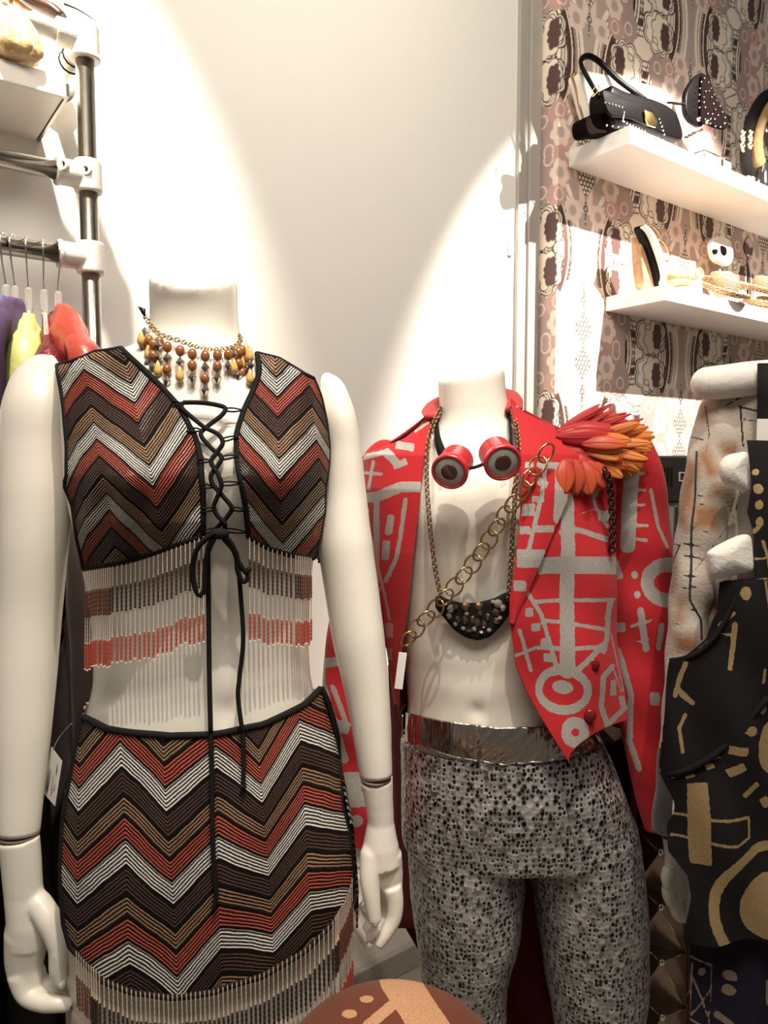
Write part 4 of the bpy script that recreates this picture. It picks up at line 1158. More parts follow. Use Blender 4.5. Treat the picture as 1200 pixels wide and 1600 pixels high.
W, F, x, y, S, T = patch(mal, [(0, 932), (.1, 938), (.3, 944), (.55, 944), (.8, 936), (.93, 928), (1, 926)], [(0, 948), (.12, 964), (.25, 982), (.4, 993), (.55, 997), (.7, 992), (.85, 975), (1, 950)], [(920, 684), (1000, 686)], [(920, 797), (1000, 796)], 60, 24, .010)
W[:, 1] -= .003 * (np.sin(S * math.pi) * np.sin(T * math.pi)) ** .3
pad = cloth('pad', W, F, M['black_cloth'], bib, None, .004)
M['gem'] = mat('clear_crystal', (.55, .48, .42), .05, 0.3, Coat_Weight=1.0, Transmission_Weight=.5)
M['gem_dark'] = mat('smoky_gem', (.10, .075, .06), .08, .6, Coat_Weight=1.0)
gm = rr_
for (gx, gy, gw, gh, kk) in ((705, 951, 7, 7, 0), (699, 944, 4, 5, 1), (712, 949, 5, 5, 1), (702, 962, 5, 6, 0), (728, 948, 8, 7, 2), (729, 959, 4, 4, 0), (727, 968, 6, 8, 1), (749, 948, 8, 7, 2), (750, 958, 5, 7, 1), (746, 972, 6, 8, 1), (738, 968, 5, 8, 1),
                            (724, 982, 4, 4, 0), (741, 983, 4, 5, 0), (757, 975, 5, 7, 1), (764, 985, 4, 4, 0), (733, 986, 5, 4, 1), (752, 988, 4, 3, 0), (778, 943, 7, 7, 0), (770, 941, 4, 4, 0), (786, 950, 5, 6, 0), (775, 956, 6, 7, 1), (776, 969, 6, 6, 2), (781, 966, 4, 4, 0), (762, 964, 4, 8, 1), (716, 968, 5, 7, 1), (712, 975, 4, 4, 0)):
    w = mal.front(gx, gy, .010, .006); k_ = .82 / 1000 * 1.0
    b = MB(); b.lathe([(.0001, 1), (.55, .75), (1, .15), (1, -.3), (.0001, -.6)], 8, Matrix.Translation(Vector(w)) @ Matrix.Rotation(math.radians(90), 4, 'X') @ Matrix.Diagonal((gw * k_, gh * k_, .004, 1)))
    b.build('crystal', [M['gem'], M['gem_dark'], M['bronze']][kk], bib, smooth=False)
fc = fine_chain(catmull([tuple(P(a, b_, c)) for a, b_, c in ((944, 732, .925), (951, 750, .93), (955, 775, .935), (957, 820, .94), (956, 862, .945))], 8), M['black_metal'], None, 'shoulder_chain', .0062, .0042, .0012)
tag(fc, 'dark curb chain hanging from the orange feathers down the red sleeve seam', 'chain')

# ---------------------------------------------------------------- goggles
M['gog_red'] = mat('goggle_red', (.50, .022, .028), .22, Coat_Weight=.6); M['gog_ring'] = mat('goggle_ring', (.52, .50, .48), .35, .4); M['gog_lens'] = mat('goggle_lens', (.055, .018, .012), .06, Coat_Weight=1.0)
gg = empty('goggles', tuple(P(742, 720, .92)), 'red round goggles with grey rims hanging round the male neck', 'goggles')
def cup(front, back, R):
    f = Vector(front); k = Vector(back); ax = (f - k).normalized(); L = (f - k).length
    Mx = Matrix.Translation(k) @ Vector((0, 0, 1)).rotation_difference(ax).to_matrix().to_4x4()
    b = MB(); prof = [(R * .60, -.002), (R * .92, 0)]
    n_ = 6
    for i in range(n_):
        z = L * .78 * i / n_; prof += [(R * .93, z + .001), (R * .99, z + L * .03), (R * .99, z + L * .085), (R * .93, z + L * .11)]
    prof += [(R * 1.02, L * .80), (R * 1.09, L * .84), (R * 1.09, L * .98), (R * 1.02, L * 1.02), (R * .92, L * 1.02), (R * .92, L * .96), (.0001, L * .96)]
    b.lathe(prof, 40, Mx); c_ = b.build('cup', M['gog_red'], gg); mod(c_, 'BEVEL', width=.0004, segments=2, limit_method='ANGLE')
    b = MB(); b.lathe([(R * .48, L * .97), (R * .90, L * .97), (R * .90, L * .99), (R * .48, L * 1.005)], 40, Mx); b.build('rim', M['gog_ring'], c_)
    b = MB(); b.lathe([(.0001, L * 1.03), (R * .30, L * 1.027), (R * .48, L * 1.012), (R * .5, L * .95), (.0001, L * .95)], 32, Mx); b.build('lens', M['gog_lens'], c_)
    return Mx, L
cup(P(702, 738, .872), P(715, 718, .906), .0206)
cup(P(786, 724, .868), P(773, 706, .903), .0208)
b = MB(); b.tube(catmull([tuple(P(727, 731, .89)), tuple(P(738, 731, .885)), tuple(P(751, 727, .888)), tuple(P(760, 722, .89))], 5), .0034, 8, flat=.6); b.build('bridge', M['black_cord'], gg)
def strap(pts):
    b = MB(); b.tube(catmull([tuple(P(*p)) for p in pts], 8), .0085, 10, flat=.22, up=(0, 0, 1)); return b
V = []
for side in (0, 1):
    pl = [(692, 712, .925), (684, 690, .955), (682, 668, .99), (686, 648, 1.03), (700, 635, 1.09)] if side == 0 else [(797, 704, .925), (799, 688, .95), (797, 668, .985), (795, 648, 1.03), (782, 635, 1.09)]
    q = catmull([tuple(P(*p)) for p in pl], 8); T_ = np.gradient(q, axis=0); wv = []
    for k_, p in enumerate(q):
        out = np.array([-1 if side == 0 else 1, -.3, 0]); t_ = T_[k_] / np.linalg.norm(T_[k_]); w2 = np.cross(t_, out); w2 /= np.linalg.norm(w2)
        wv += [p + w2 * .009, p - w2 * .009]
    st = make('strap', wv, [(2 * i, 2 * i + 1, 2 * i + 3, 2 * i + 2) for i in range(len(q) - 1)], M['black_cloth'], gg); mod(st, 'SOLIDIFY', thickness=.003, offset=0)

# ================================================================ wall shelves
def W_(px, py, o): return Vector([float(v) for v in wallP(BP, px, py, o)])
wx, wn, wz = Vector(WD), Vector(WN), Vector((0, 0, 1))
Mw = Matrix((wx, wn, wz)).transposed().to_4x4()            # local x along the wall, y out of it, z up
def shelf(px_left, py_bot_corner, px_corner, thick, length, label):
    c = W_(px_corner, py_bot_corner, .205)                 # front bottom corner
    ztop = c.z + thick
    s0 = (c - Vector((0, BP, 0))).dot(wx)
    a = Vector((0, BP, 0)) + wx * s0
    cen = a + wx * length / 2 + wn * (.205 / 2 + .001)
    b = MB(); b.box((cen.x, cen.y, c.z + thick / 2), (length, .205, thick), Rw)
    o = b.build('wall_shelf', M['shelf'], smooth=False, bevel=.0015)
    tag(o, label, 'shelf', 'white shelves on the flowered wall')
    return ztop
ZU = shelf(893, 224, 983, .047, 1.25, 'upper white floating shelf, the one carrying the black handbag')
ZL = shelf(948, 469, 1039, .044, 1.15, 'lower white floating shelf, the one carrying the straw hats')

def onshelf(px, o, ztop):
    """point above the shelf at image column px"""
    lo = W_(px, 0, o); hi = W_(px, 700, o)
    for py in np.linspace(-100, 700, 801):
        w = W_(px, py, o)
        if w.z <= ztop: return w
def outline(poly_px, o, k=0):
    """image outline -> 2D points (along wall, up) on the plane o in front of the wall, with origin"""
    pts = [W_(x, y, o) for x, y in poly_px]
    org = pts[0].copy()
    return org, [((p - org).dot(wx), p.z - org.z) for p in pts]
def slab(name, poly_px, o, thick, m, parent=None, bevel=.006, k=4, smooth_poly=True, org0=None):
    org, pl = outline(poly_px, o)
    if smooth_poly: q = catmull([(a, b_, 0) for a, b_ in pl], k, True); pl = [(a, b_) for a, b_, _ in q]
    Mx = Matrix.Translation(org) @ Matrix((wx, wz, wn)).transposed().to_4x4()
    b = MB(); b.prism(pl, Mx @ Matrix.Translation((0, 0, -thick / 2)), thick)
    ob = b.build(name, m, parent, smooth=True, bevel=bevel, seg=3)
    ob.modifiers[-1].angle_limit = math.radians(50)
    mod(ob, 'EDGE_SPLIT', split_angle=math.radians(60))
    return ob
def wtube(pl, r, m, name, parent, n=10, closed=False, flat=1.0):
    b = MB(); q = catmull([tuple(W_(*p)) for p in pl], 6, closed); b.tube(q, r, n, closed=closed, flat=flat); return b.build(name, m, parent)

M['leather'] = mat('black_leather', (.005, .004, .004), .4, var=.3, bump=.3, bscale=250, Specular_IOR_Level=.12)
M['white_leather'] = mat('white_leather', (.86, .82, .75), .4, bump=.2, bscale=200)
M['velvet'] = mat('plum_velvet', (.006, .003, .003), .9, Specular_IOR_Level=.04)
# black handbag
o0 = onshelf(985, .13, ZU)
hb = empty('handbag', o0, 'black studded leather handbag with thick shoulder strap on the upper shelf', 'bag')
slab('body', [(938, 142), (962, 150), (1008, 163), (1034, 176), (1046, 196), (1050, 224), (1030, 222), (1000, 210), (975, 202), (950, 203), (938, 180)], .13, .075, M['leather'], hb, .010)
slab('flap', [(942, 141), (975, 154), (1012, 166), (1022, 186), (1016, 198), (985, 186), (955, 182), (944, 165)], .172, .010, M['leather'], hb, .003)
wtube([(936, 152, .13), (922, 128, .11), (909, 104, .09), (909, 92, .08), (921, 88, .08), (938, 98, .08), (965, 124, .10), (990, 143, .12), (1010, 158, .13), (1024, 170, .14)], .0085, M['leather'], 'strap', hb, 12, flat=.7)
b = MB(); w = W_(930, 142, .165); b.tube(link_ring(w, Vector((.5, -.2, .8)).normalized(), Vector((0, -1, 0)), .015, .006, 0, 12), .0016, 6, closed=True); b.build('strap_ring', M['gold'], hb)
slab('buckle', [(1006, 172), (1018, 176), (1026, 190), (1024, 200), (1012, 196), (1008, 186)], .182, .006, M['gold'], hb, .002, smooth_poly=False)
for (x_, y_) in [(946 + 5.2 * i, 158 + 1.6 * i) for i in range(6)] + [(975 + 4.6 * i, 188 + 2.2 * i) for i in range(8)] + [(975 - i * .6, 174 + i * 4) for i in range(4)] + [(1030 + i * 2, 184 + i * 6) for i in range(5)] + [(948 + i * 9, 194 + i * 1.2) for i in range(4)] + [(1012, 208), (1020, 211), (1028, 214), (1036, 217)]:
    b = MB(); b.ball(W_(x_, y_ + 2, .178 if x_ < 1028 else .17), .0030, 8); b.build('stud', M['steel'], hb)
# white bag behind
o0 = onshelf(960, .055, ZU)
wb_ = empty('handbag', o0, 'white handbag with gold-brown edges leaning behind the black studded one', 'bag')
slab('body', [(898, 117), (930, 120), (985, 132), (1030, 146), (1044, 170), (1050, 212), (990, 203), (930, 207), (917, 190), (905, 150)], .055, .05, M['white_leather'], wb_, .008)
wtube([(892, 116, .085), (900, 140, .085), (907, 172, .085), (918, 204, .085), (928, 212, .085)], .0035, mat('tan_edge', (.35, .2, .1), .4), 'edge_binding', wb_)
wtube([(896, 116, .06), (940, 118, .06), (1000, 134, .06), (1030, 142, .06)], .003, M['gold'], 'frame', wb_)
ob = slab('cosmetic_pouch', [(905, 190), (925, 182), (945, 190), (958, 202), (950, 212), (925, 214), (908, 214)], .115, .05, M['velvet'], None, .008)
tag(ob, 'small dark pouch lying at the left end of the upper shelf beside the handbags', 'pouch')
# acrylic box with studded mask
t = NT('clear_acrylic'); t.set(Base_Color=(.95, .92, .9), Roughness=.03, Transmission_Weight=1.0, IOR=1.2); M['acrylic'] = t.m
w = onshelf(1094, .12, ZU)
ab = empty('display_box', w, 'clear acrylic box standing under the studded black mask', 'display stand')
b = MB(); hh = .050; ww = .115
for dx, dy, sx, sy in ((-ww / 2, 0, .003, .09), (ww / 2, 0, .003, .09), (0, -.045, ww, .003), (0, .045, ww, .003)):
    c = w + wx * dx + wn * dy; b = MB(); b.box((c.x, c.y, ZU + hh / 2 + .001), (sx, sy, hh), Rw); b.build('side_pane', M['acrylic'], ab, smooth=False)
b = MB(); b.box((w.x, w.y, ZU + hh + .0025), (ww + .004, .094, .003), Rw); b.build('top_pane', M['acrylic'], ab, smooth=False)
mk = empty('mask', w + wz * (hh + .006), 'black winged mask outlined with silver studs on the clear box', 'mask')
slab('wing', [(1068, 150), (1078, 128), (1090, 116), (1098, 120), (1100, 160), (1096, 196), (1084, 196), (1070, 180)], .12, .018, M['leather'], mk, .006)
slab('wing', [(1096, 118), (1106, 124), (1114, 145), (1124, 165), (1135, 188), (1132, 202), (1118, 200), (1104, 194), (1094, 192), (1094, 150)], .135, .014, M['velvet'], mk, .005)
wtube([(1070, 163, .12), (1058, 162, .125), (1044, 160, .13)], .007, M['black_cloth'], 'ribbon', mk, flat=.4)
wtube([(1122, 160, .13), (1134, 154, .13), (1148, 148, .13)], .006, M['black_cloth'], 'ribbon', mk, flat=.4)
st_pts = [(1101, 122), (1107, 129), (1111, 138), (1116, 148), (1120, 157), (1125, 166), (1129, 175), (1133, 184), (1132, 193), (1126, 198), (1118, 197), (1110, 193), (1096, 128), (1094, 138), (1093, 148), (1092, 158), (1093, 168), (1103, 143), (1100, 152), (1100, 160), (1102, 168),
          (1108, 142), (1112, 152), (1115, 162), (1118, 171), (1122, 180), (1113, 178), (1117, 186), (1106, 178), (1102, 186), (1110, 186)]
for x_, y_ in st_pts:
    b = MB(); b.ball(W_(x_, y_, .146), .0027, 8); b.build('stud', M['steel'], mk)
for x_, y_ in ((1092, 186), (1105, 190)):
    b = MB(); b.ball(W_(x_, y_, .158), .0068, 12); b.build('bead', M['steel'], mk)
# display head with headbands
w = onshelf(1190, .11, ZU)
hd = empty('mannequin', w, 'glossy black display head on a flared neck at the right end of the upper shelf', 'display head')
k_ = 1 / 452.0
b = MB(); Mx = Matrix.Translation((w.x, w.y, ZU))
b.lathe([(.0001, 0.001), (.062, .001), (.060, .008), (.045, .025), (.034, .06), (.030, .10), (.032, .14), (.028, .16), (.0001, .16)], 28, Mx)
b.ball((w.x, w.y, ZU + .225), (.070, .085, .095), 24)
nz_ = w + wn * .075; b.ball((nz_.x, nz_.y, ZU + .212), (.012, .02, .022), 10)
o = b.build('head', mat('gloss_black', (.018, .016, .016), .15, Coat_Weight=.6), hd); m_ = mod(o, 'REMESH', mode='VOXEL', voxel_size=.004); m_.use_smooth_shade = True; mod(o, 'SMOOTH', factor=.5, iterations=6)
M['blonde'] = mat('blonde_fabric', (.40, .25, .11), .45, var=.5, nscale=45, bump=.6, bscale=60, bdist=.004)
ring = []; 
for i in range(40):
    a = 2 * math.pi * i / 40; p = w + wx * (.070 * math.cos(a)) + wn * (.02 + .02 * math.sin(a)); ring.append((p.x, p.y, ZU + .225 + .100 * math.sin(a)))
b = MB(); b.tube(ring, .015, 12, closed=True, flat=1.4); tag(b.build('headband', M['blonde']), 'blonde twisted fabric headband wrapped round the black display head', 'headband')
ring = []
for i in range(40):
    a = 2 * math.pi * i / 40; p = w + wx * (.104 * math.cos(a)) + wn * (.0 + .03 * math.sin(a)); ring.append((p.x, p.y, ZU + .222 + .135 * math.sin(a)))
b = MB(); b.tube(ring, .013, 12, closed=True, flat=1.5); tag(b.build('headband', M['black_cloth']), 'wide black headband arching outside the blonde one on the display head', 'headband')
M['pearl'] = mat('gold_beads', (.75, .58, .32), .25, .5)
for dx, n_ in ((1160, 8), (1172, 7)):
    e = W_(dx, 205, .15); b = MB()
    for i in range(n_): b.ball((e.x + .003 * math.sin(i * 2.1), e.y, e.z - i * .0085), .0044, 8)
    for i in range(n_): b.ball((e.x + .006 + .002 * math.cos(i * 2.5), e.y, e.z - i * .0085 - .004), .0036, 8)
    tag(b.build('earring', M['pearl']), 'gold bead drop earring hanging by the display head neck, %s of the two' % ('left' if dx == 1160 else 'right'), 'earring', 'bead earrings by the display head')
w2 = onshelf(1168, .175, ZU)
jr = empty('bracelet', w2, 'gold and black beaded bracelet lying at the foot of the display head', 'bracelet')
for i in range(14):
    a = i / 14 * 2 * math.pi; b = MB(); p = w2 + wx * (.045 * math.cos(a)) + wn * (.02 * math.sin(a)); b.ball((p.x, p.y, ZU + .009), (.010, .009, .008), 9); b.build('bead', M['pearl'] if i % 3 else M['leather'], jr)
wc = onshelf(1136, .185, ZU); b = MB(); b.box((wc.x, wc.y, ZU + .018), (.042, .002, .034), Rw); tag(b.build('price_card', M['white_leather'], smooth=False), 'small white price card standing between the clear box and the black head', 'card')

# ---- lower shelf
M['straw'] = None
t = NT('straw_weave'); o = t.obj(); wv = t.n('ShaderNodeTexWave'); wv.inputs['Scale'].default_value = 60; wv.inputs['Distortion'].default_value = 4; wv.bands_direction = 'Z'
t.put(wv.inputs['Vector'], o); n_ = t.noise(220, 2, o); f_ = t.math('MULTIPLY', wv.outputs['Fac'], n_)
t.set(Base_Color=t.mix(t.math('MULTIPLY', f_, 2.2, clamp=True), (.22, .10, .035), (.60, .44, .25)), Roughness=.6); t.bump(f_, .9, .004); M['straw'] = t.m
def hat(px, o, dz, R, rc, hc, label, tilt=0.0, tx_=0.0):
    w = onshelf(px, o, ZL)
    e = empty('straw_hat', w + wz * dz, label, 'hat', 'small straw hats on the lower shelf')
    Mx = Matrix.Translation((w.x, w.y, ZL + dz + .002)) @ Matrix.Rotation(ang, 4, 'Z') @ Matrix.Rotation(tilt, 4, 'Y') @ Matrix.Rotation(tx_, 4, 'X')
    b = MB(); b.lathe([(.0001, hc), (rc * .6, hc * .98), (rc * .92, hc * .85), (rc, hc * .5), (rc * 1.02, .002), (rc * .98, .0), (rc * .9, hc * .5), (.0001, hc * .93)], 28, Mx); b.build('crown', M['straw'], e)
    b = MB(); b.lathe([(rc * .98, .004), (rc * 1.3, .004), (R * .95, .010), (R, .014), (R * .98, .006), (rc * 1.2, -.001), (rc * .9, 0)], 32, Mx)
    for i in range(30):
        a = 2 * math.pi * i / 30; b.tube([tuple(Mx @ Vector((R * math.cos(a + d_), R * math.sin(a + d_), .011 + .004 * math.sin(d_ * 15)))) for d_ in (0, .08, .16, .24)], .0052, 7)
    b.build('brim', M['straw'], e)
    return e
hat(1128, .160, .030, .078, .044, .055, 'small straw hat in front on the lower shelf, overhanging the shelf edge', 0, .42)
hat(1126, .085, .085, .080, .050, .045, 'wide straw hat lying behind and above the front straw hat', .05, .30)
hat(1190, .13, .080, .080, .046, .055, 'straw hat with raised crown at the right end of the lower shelf', 0, .40)
hat(1200, .150, .026, .082, .050, .035, 'flat straw hat at the bottom of the right pile on the lower shelf', 0, .30)
M['tanl'] = mat('tan_leather', (.52, .30, .15), .5, var=.35, nscale=80, bump=.3)
w = onshelf(1025, .12, ZL)
sh = empty('headpiece', w, 'upright leaf-shaped headpiece in tan, black and white on the lower shelf', 'headpiece')
slab('tan_leaf', [(995, 368), (1001, 380), (1008, 410), (1016, 448), (1008, 451), (1000, 447), (996, 420), (994, 390)], .10, .035, M['tanl'], sh, .004)
slab('black_leaf', [(996, 356), (1004, 354), (1016, 372), (1026, 400), (1033, 430), (1032, 446), (1026, 447), (1022, 430), (1012, 395), (1002, 372)], .125, .03, M['leather'], sh, .004)
slab('white_leaf', [(1004, 353), (1014, 360), (1026, 382), (1036, 412), (1038, 442), (1034, 446), (1033, 426), (1025, 398), (1014, 370)], .145, .02, M['white_leather'], sh, .003)
for pl in ([(1008, 352), (1018, 352), (1028, 362), (1032, 371), (1024, 370), (1014, 362)], [(1030, 374), (1038, 380), (1046, 394), (1046, 405), (1040, 408), (1034, 398), (1031, 386)]):
    wtube([(a, b_, .15) for a, b_ in pl], .0022, M['gold'], 'loop', sh, 8, True)
M['wicker'] = mat('wicker', (.66, .42, .20), .5, var=.5, nscale=120, bump=.8, bscale=150, bdist=.003)
for i, (x_, dz, lab) in enumerate(((1056, .012, 'wicker bangle lying at the bottom of the pile on the lower shelf'), (1054, .036, 'wicker bangle in the middle of the pile on the lower shelf'), (1058, .060, 'wicker bangle on top of the pile on the lower shelf'))):
    w = onshelf(x_, .13, ZL); rg = []
    for k in range(28):
        a = 2 * math.pi * k / 28; p = w + wx * (.034 * math.cos(a)) + wn * (.034 * math.sin(a)); rg.append((p.x, p.y, ZL + dz + .003 * math.sin(a + i)))
    b = MB(); b.tube(rg, .0115, 10, closed=True); tag(b.build('bangle', M['wicker']), lab, 'bangle', 'wicker bangles on the lower shelf')
w = onshelf(1086, .14, ZL); rg = []
ns = empty('napkin_ring', w, 'round open ring with tan rim lying on its side between bangles and hats', 'ring')
Mx = Matrix.Translation((w.x, w.y, ZL + .078)) @ Matrix.Rotation(math.radians(90), 4, 'X') @ Matrix.Rotation(.5, 4, 'Y')
b = MB(); b.lathe([(.014, -.03), (.017, -.03), (.017, .012), (.014, .012), (.0139, -.03)], 24, Mx); b.build('tube', M['white_leather'], ns)
b = MB(); b.tube([tuple(Mx @ Vector((.0165 * math.cos(a), .0165 * math.sin(a), .014))) for a in np.linspace(0, 2 * math.pi, 25)[:-1]], .003, 8, closed=True); b.build('rim', M['tanl'], ns)
b = MB(); b.box((w.x, w.y, ZL + .031), (.03, .03, .060), Rw); tag(b.build('card_box', M['white_leather'], smooth=False, bevel=.002), 'plain white box carrying the small open ring on the lower shelf', 'box')
w = onshelf(1122, .06, ZL)
cm = empty('mask', w + wz * .09, 'pale carnival mask leaning behind the straw hats on the lower shelf', 'mask')
slab('face', [(1108, 384), (1112, 374), (1124, 370), (1136, 376), (1142, 392), (1142, 406), (1136, 416), (1122, 412), (1112, 404)], .055, .02, M['white_leather'], cm, .006)
slab('eye_hole', [(1126, 384), (1134, 388), (1134, 398), (1128, 396)], .067, .005, M['velvet'], cm, .001); slab('eye_hole', [(1114, 390), (1120, 390), (1120, 396), (1115, 396)], .067, .005, M['velvet'], cm, .001)
b = MB(); b.box(tuple(onshelf(1124, .05, ZL) + wz * .047), (.05, .02, .094), Rw); tag(b.build('card_box', M['white_leather'], smooth=False, bevel=.002), 'plain white box propping up the pale carnival mask', 'box')
hm = empty('hand_mirror', onshelf(1168, .06, ZL), 'small oval mirror with dark rim standing behind the right straw hats', 'mirror')
slab('glass', [(1162, 388), (1165, 374), (1171, 371), (1175, 380), (1175, 396), (1168, 402)], .06, .004, mat('mirror_glass', (.5, .33, .33), .1, .8), hm, .001)
wtube([(1162, 388, .06), (1165, 374, .06), (1171, 371, .06), (1175, 380, .06), (1175, 396, .06), (1168, 402, .06)], .002, M['leather'], 'rim', hm, 8, True)
wtube([(1168, 402, .06), (1168, 462, .06)], .003, M['leather'], 'stem', hm)

# ================================================================ black cabinet behind the red sleeve
CYb = 1.62
a = PV(1014, 712, CYb); zt_ = a.z; z2_ = PV(1030, 787, CYb - .05).z
M['cab'] = mat('black_cabinet', (.022, .020, .019), .45, var=.2)
cb = empty('cabinet', (a.x + .2, CYb + .15, 0), 'black ribbed cabinet standing behind the red jacket sleeve', 'cabinet')
b = MB(); b.box((a.x + .25, CYb + .15, (zt_ + z2_) / 2), (.5, .30, zt_ - z2_)); b.build('upper_case', M['cab'], cb, smooth=False, bevel=.004)
b = MB(); b.box((a.x + .27, CYb + .125, z2_ / 2), (.46, .35, z2_ - .002)); b.build('lower_case', M['cab'], cb, smooth=False, bevel=.006)
for i in range(24):
    x_ = a.x + .02 + i * .0075
    if abs(x_ - (a.x + .072)) < .018: continue
    b = MB(); b.box((x_, CYb - .002, zt_ - .045), (.003, .005, .040)); b.build('rib', M['black_metal'], cb, smooth=False)
fc_ = bpy.data.curves.new('letters', 'FONT'); fc_.body = 'D'; fc_.size = .030; fc_.extrude = .001
fo_ = bpy.data.objects.new('letters', fc_); COL.objects.link(fo_); bpy.context.view_layer.update(); me_l = bpy.data.meshes.new_from_object(fo_.evaluated_get(bpy.context.evaluated_depsgraph_get())); bpy.data.objects.remove(fo_); fo = bpy.data.objects.new('letter', me_l); link(fo, cb); fo.location = (a.x + .063, CYb - .003, zt_ - .056); fo.rotation_euler = (math.radians(90), 0, 0); me_l.materials.clear(); me_l.materials.append(M['clamp'])

# ================================================================ garments at the right
def two_mark_mat(name, base, stain, ink, rough=.85):
    t = NT(name); o = t.obj(); n1 = t.noise(25, 4, o); n2 = t.noise(200, 3, o)
    st = t.math('MULTIPLY_ADD', t.attr('stain'), -.055, t.math('MULTIPLY_ADD', n1, 2.2, -.55), clamp=True)
    ik = t.math('LESS_THAN', t.math('MULTIPLY_ADD', t.math('SUBTRACT', n2, .5), 1.3, t.attr('paint')), 0)
    dirt = t.math('MULTIPLY_ADD', t.noise(9, 4, o), 1.8, -.7, clamp=True)
    c = t.mix(t.math('MULTIPLY', dirt, .55), base, tuple(k * .5 for k in base))
    c = t.mix(st, c, stain); c = t.mix(ik, c, ink)
    t.set(Base_Color=c, Roughness=rough, Sheen_Weight=.3); t.bump(t.noise(300, 3, o), .4, .002)
    return t.m
M['suede'] = two_mark_mat('distressed_suede', (.50, .43, .36), (.26, .12, .05), (.012, .010, .010))
GY = .93
G_rows = [(600, 1140, 1340, .03, .05), (625, 1104, 1370, .05, .06), (680, 1090, 1390, .06, .07), (760, 1078, 1395, .065, .08), (900, 1062, 1400, .07, .08), (1050, 1052, 1400, .07, .08), (1200, 1040, 1400, .07, .08), (1320, 1036, 1400, .07, .08)]
gs = Surf(GY, G_rows)
sj = empty('suede_jacket', (gs.par(1.2)[0], GY, float(P(1200, 1300, GY)[..., 2])), 'cream distressed suede jacket with brown stains and black cross lacing at the right', 'jacket')
def M7(L): return ('m7', L)
INK = [('s', [(300, 280), (315, 400), (300, 480)], 5), ('s', [(455, 275), (460, 340), (470, 450)], 9), ('s', [(450, 275), (530, 300)], 9), ('s', [(460, 330), (530, 345)], 6), ('s', [(375, 275), (450, 240), (520, 215)], 6),
       ('s', [(262, 480), (255, 650), (238, 800), (230, 1000), (225, 1130), (262, 1220), (265, 1310)], 9), ('s', [(265, 672), (312, 670)], 7), ('s', [(262, 715), (290, 710)], 7), ('s', [(240, 815), (300, 830)], 8),
       ('s', [(205, 885), (280, 890)], 9), ('s', [(205, 940), (265, 950)], 9), ('s', [(195, 1030), (265, 1030)], 9), ('s', [(200, 1080), (250, 1075)], 8), ('s', [(215, 1180), (265, 1175)], 8), ('s', [(170, 1240), (250, 1250)], 9),
       ('s', [(150, 885), (190, 890), (150, 1000), (115, 1180)], 7), ('s', [(240, 410), (290, 425)], 6), ('s', [(465, 640), (440, 760), (380, 800), (240, 1010)], 5), ('s', [(140, 935), (175, 940)], 7), ('s', [(105, 1260), (110, 1330)], 8), ('s', [(185, 600), (205, 575)], 5), ('s', [(120, 1830), (100, 2200)], 75), ('s', [(100, 1640), (95, 1800)], 12)]
def stains(x, y):
    a, b_ = (x - 1000) * 2.857, (y - 540) * 2.857
    L = [('b', 215, 660, 80, 300, .25), ('b', 300, 530, 50, 130, -.4), ('b', 360, 660, 90, 60, .3), ('b', 290, 770, 90, 90), ('b', 150, 1000, 30, 200, .1), ('b', 210, 1330, 110, 90), ('b', 400, 470, 60, 30), ('b', 330, 1160, 50, 60), ('b', 185, 1180, 30, 120, .2), ('b', 300, 300, 30, 90, .1)]
    d = np.full(len(x), 60.0)
    for m in L: d = np.minimum(d, sd_box(a, b_, *m[1:]))
    return d / 2.857
W, F, x, y, S, T = patch(gs, [(0, 640), (.15, 622), (.4, 608), (1, 606)], [(0, 1310), (1, 1310)], [(600, 1112), (640, 1104), (900, 1066), (1310, 1040)], [(600, 1350), (1310, 1395)], 110, 240, 0.0)
W[:, 1] -= .006 * np.sin(x * .07 + .6 * np.sin(y * .008)) + .003 * np.sin(y * .025 + x * .02)
fb_ = cloth('front', W, F, M['suede'], sj, {'paint': marks(x, y, 2.857, 1000, 540, INK), 'stain': stains(x, y)}, .004)
back_shell('back', gs, float(P(1200, 620, GY)[..., 2]), float(P(1200, 1300, GY)[..., 2]), M['suede'], sj, 30, 0.0)
pts = []; rr = []
for r in [(628, 1106, 1150, .0), (660, 1092, 1152, -.01), (720, 1080, 1148, -.02), (800, 1067, 1134, -.03), (900, 1056, 1112, -.035), (1000, 1048, 1098, -.04), (1100, 1042, 1088, -.045), (1200, 1033, 1074, -.05), (1300, 1024, 1062, -.05)]:
    L = PV(r[1], r[0], GY + r[3]); R_ = PV(r[2], r[0], GY + r[3]); pts.append((L + R_) / 2); rr.append((R_ - L).length / 2)
p = catmull(pts, 28); V, F = tube_mesh(p, np.interp(np.linspace(0, 1, len(p)), np.linspace(0, 1, len(rr)), rr), 100, cap=False, flat=.9)
V = V.copy(); V[:, 1] += .0025 * np.sin(V[:, 2] * 90 + V[:, 0] * 60); px, py = Q(V)
cloth('sleeve', V, F, M['suede'], sj, {'paint': marks(px, py, 2.857, 1000, 540, INK), 'stain': stains(px, py)}, .004)
# padded roll over the shoulders
M['pad'] = mat('padded_cotton', (.72, .68, .62), .8, bump=.5, bscale=90, bdist=.002, sheen=.3)
b = MB(); q = catmull([tuple(P(x_, y_, Y_)) for x_, y_, Y_ in ((1104, 599, .90), (1130, 597, .895), (1180, 591, .885), (1260, 586, .88), (1380, 582, .88))], 8)
b.tube(q, [.0195, .0205, .0205, .0205, .0205], 24); b.ball(q[0], (.018, .0195, .0195), 20)
for k_ in (6, 14):
    pass
tag(b.build('padded_hanger', M['pad']), 'white padded roll of a hanger lying over the shoulder of the suede jacket', 'hanger')
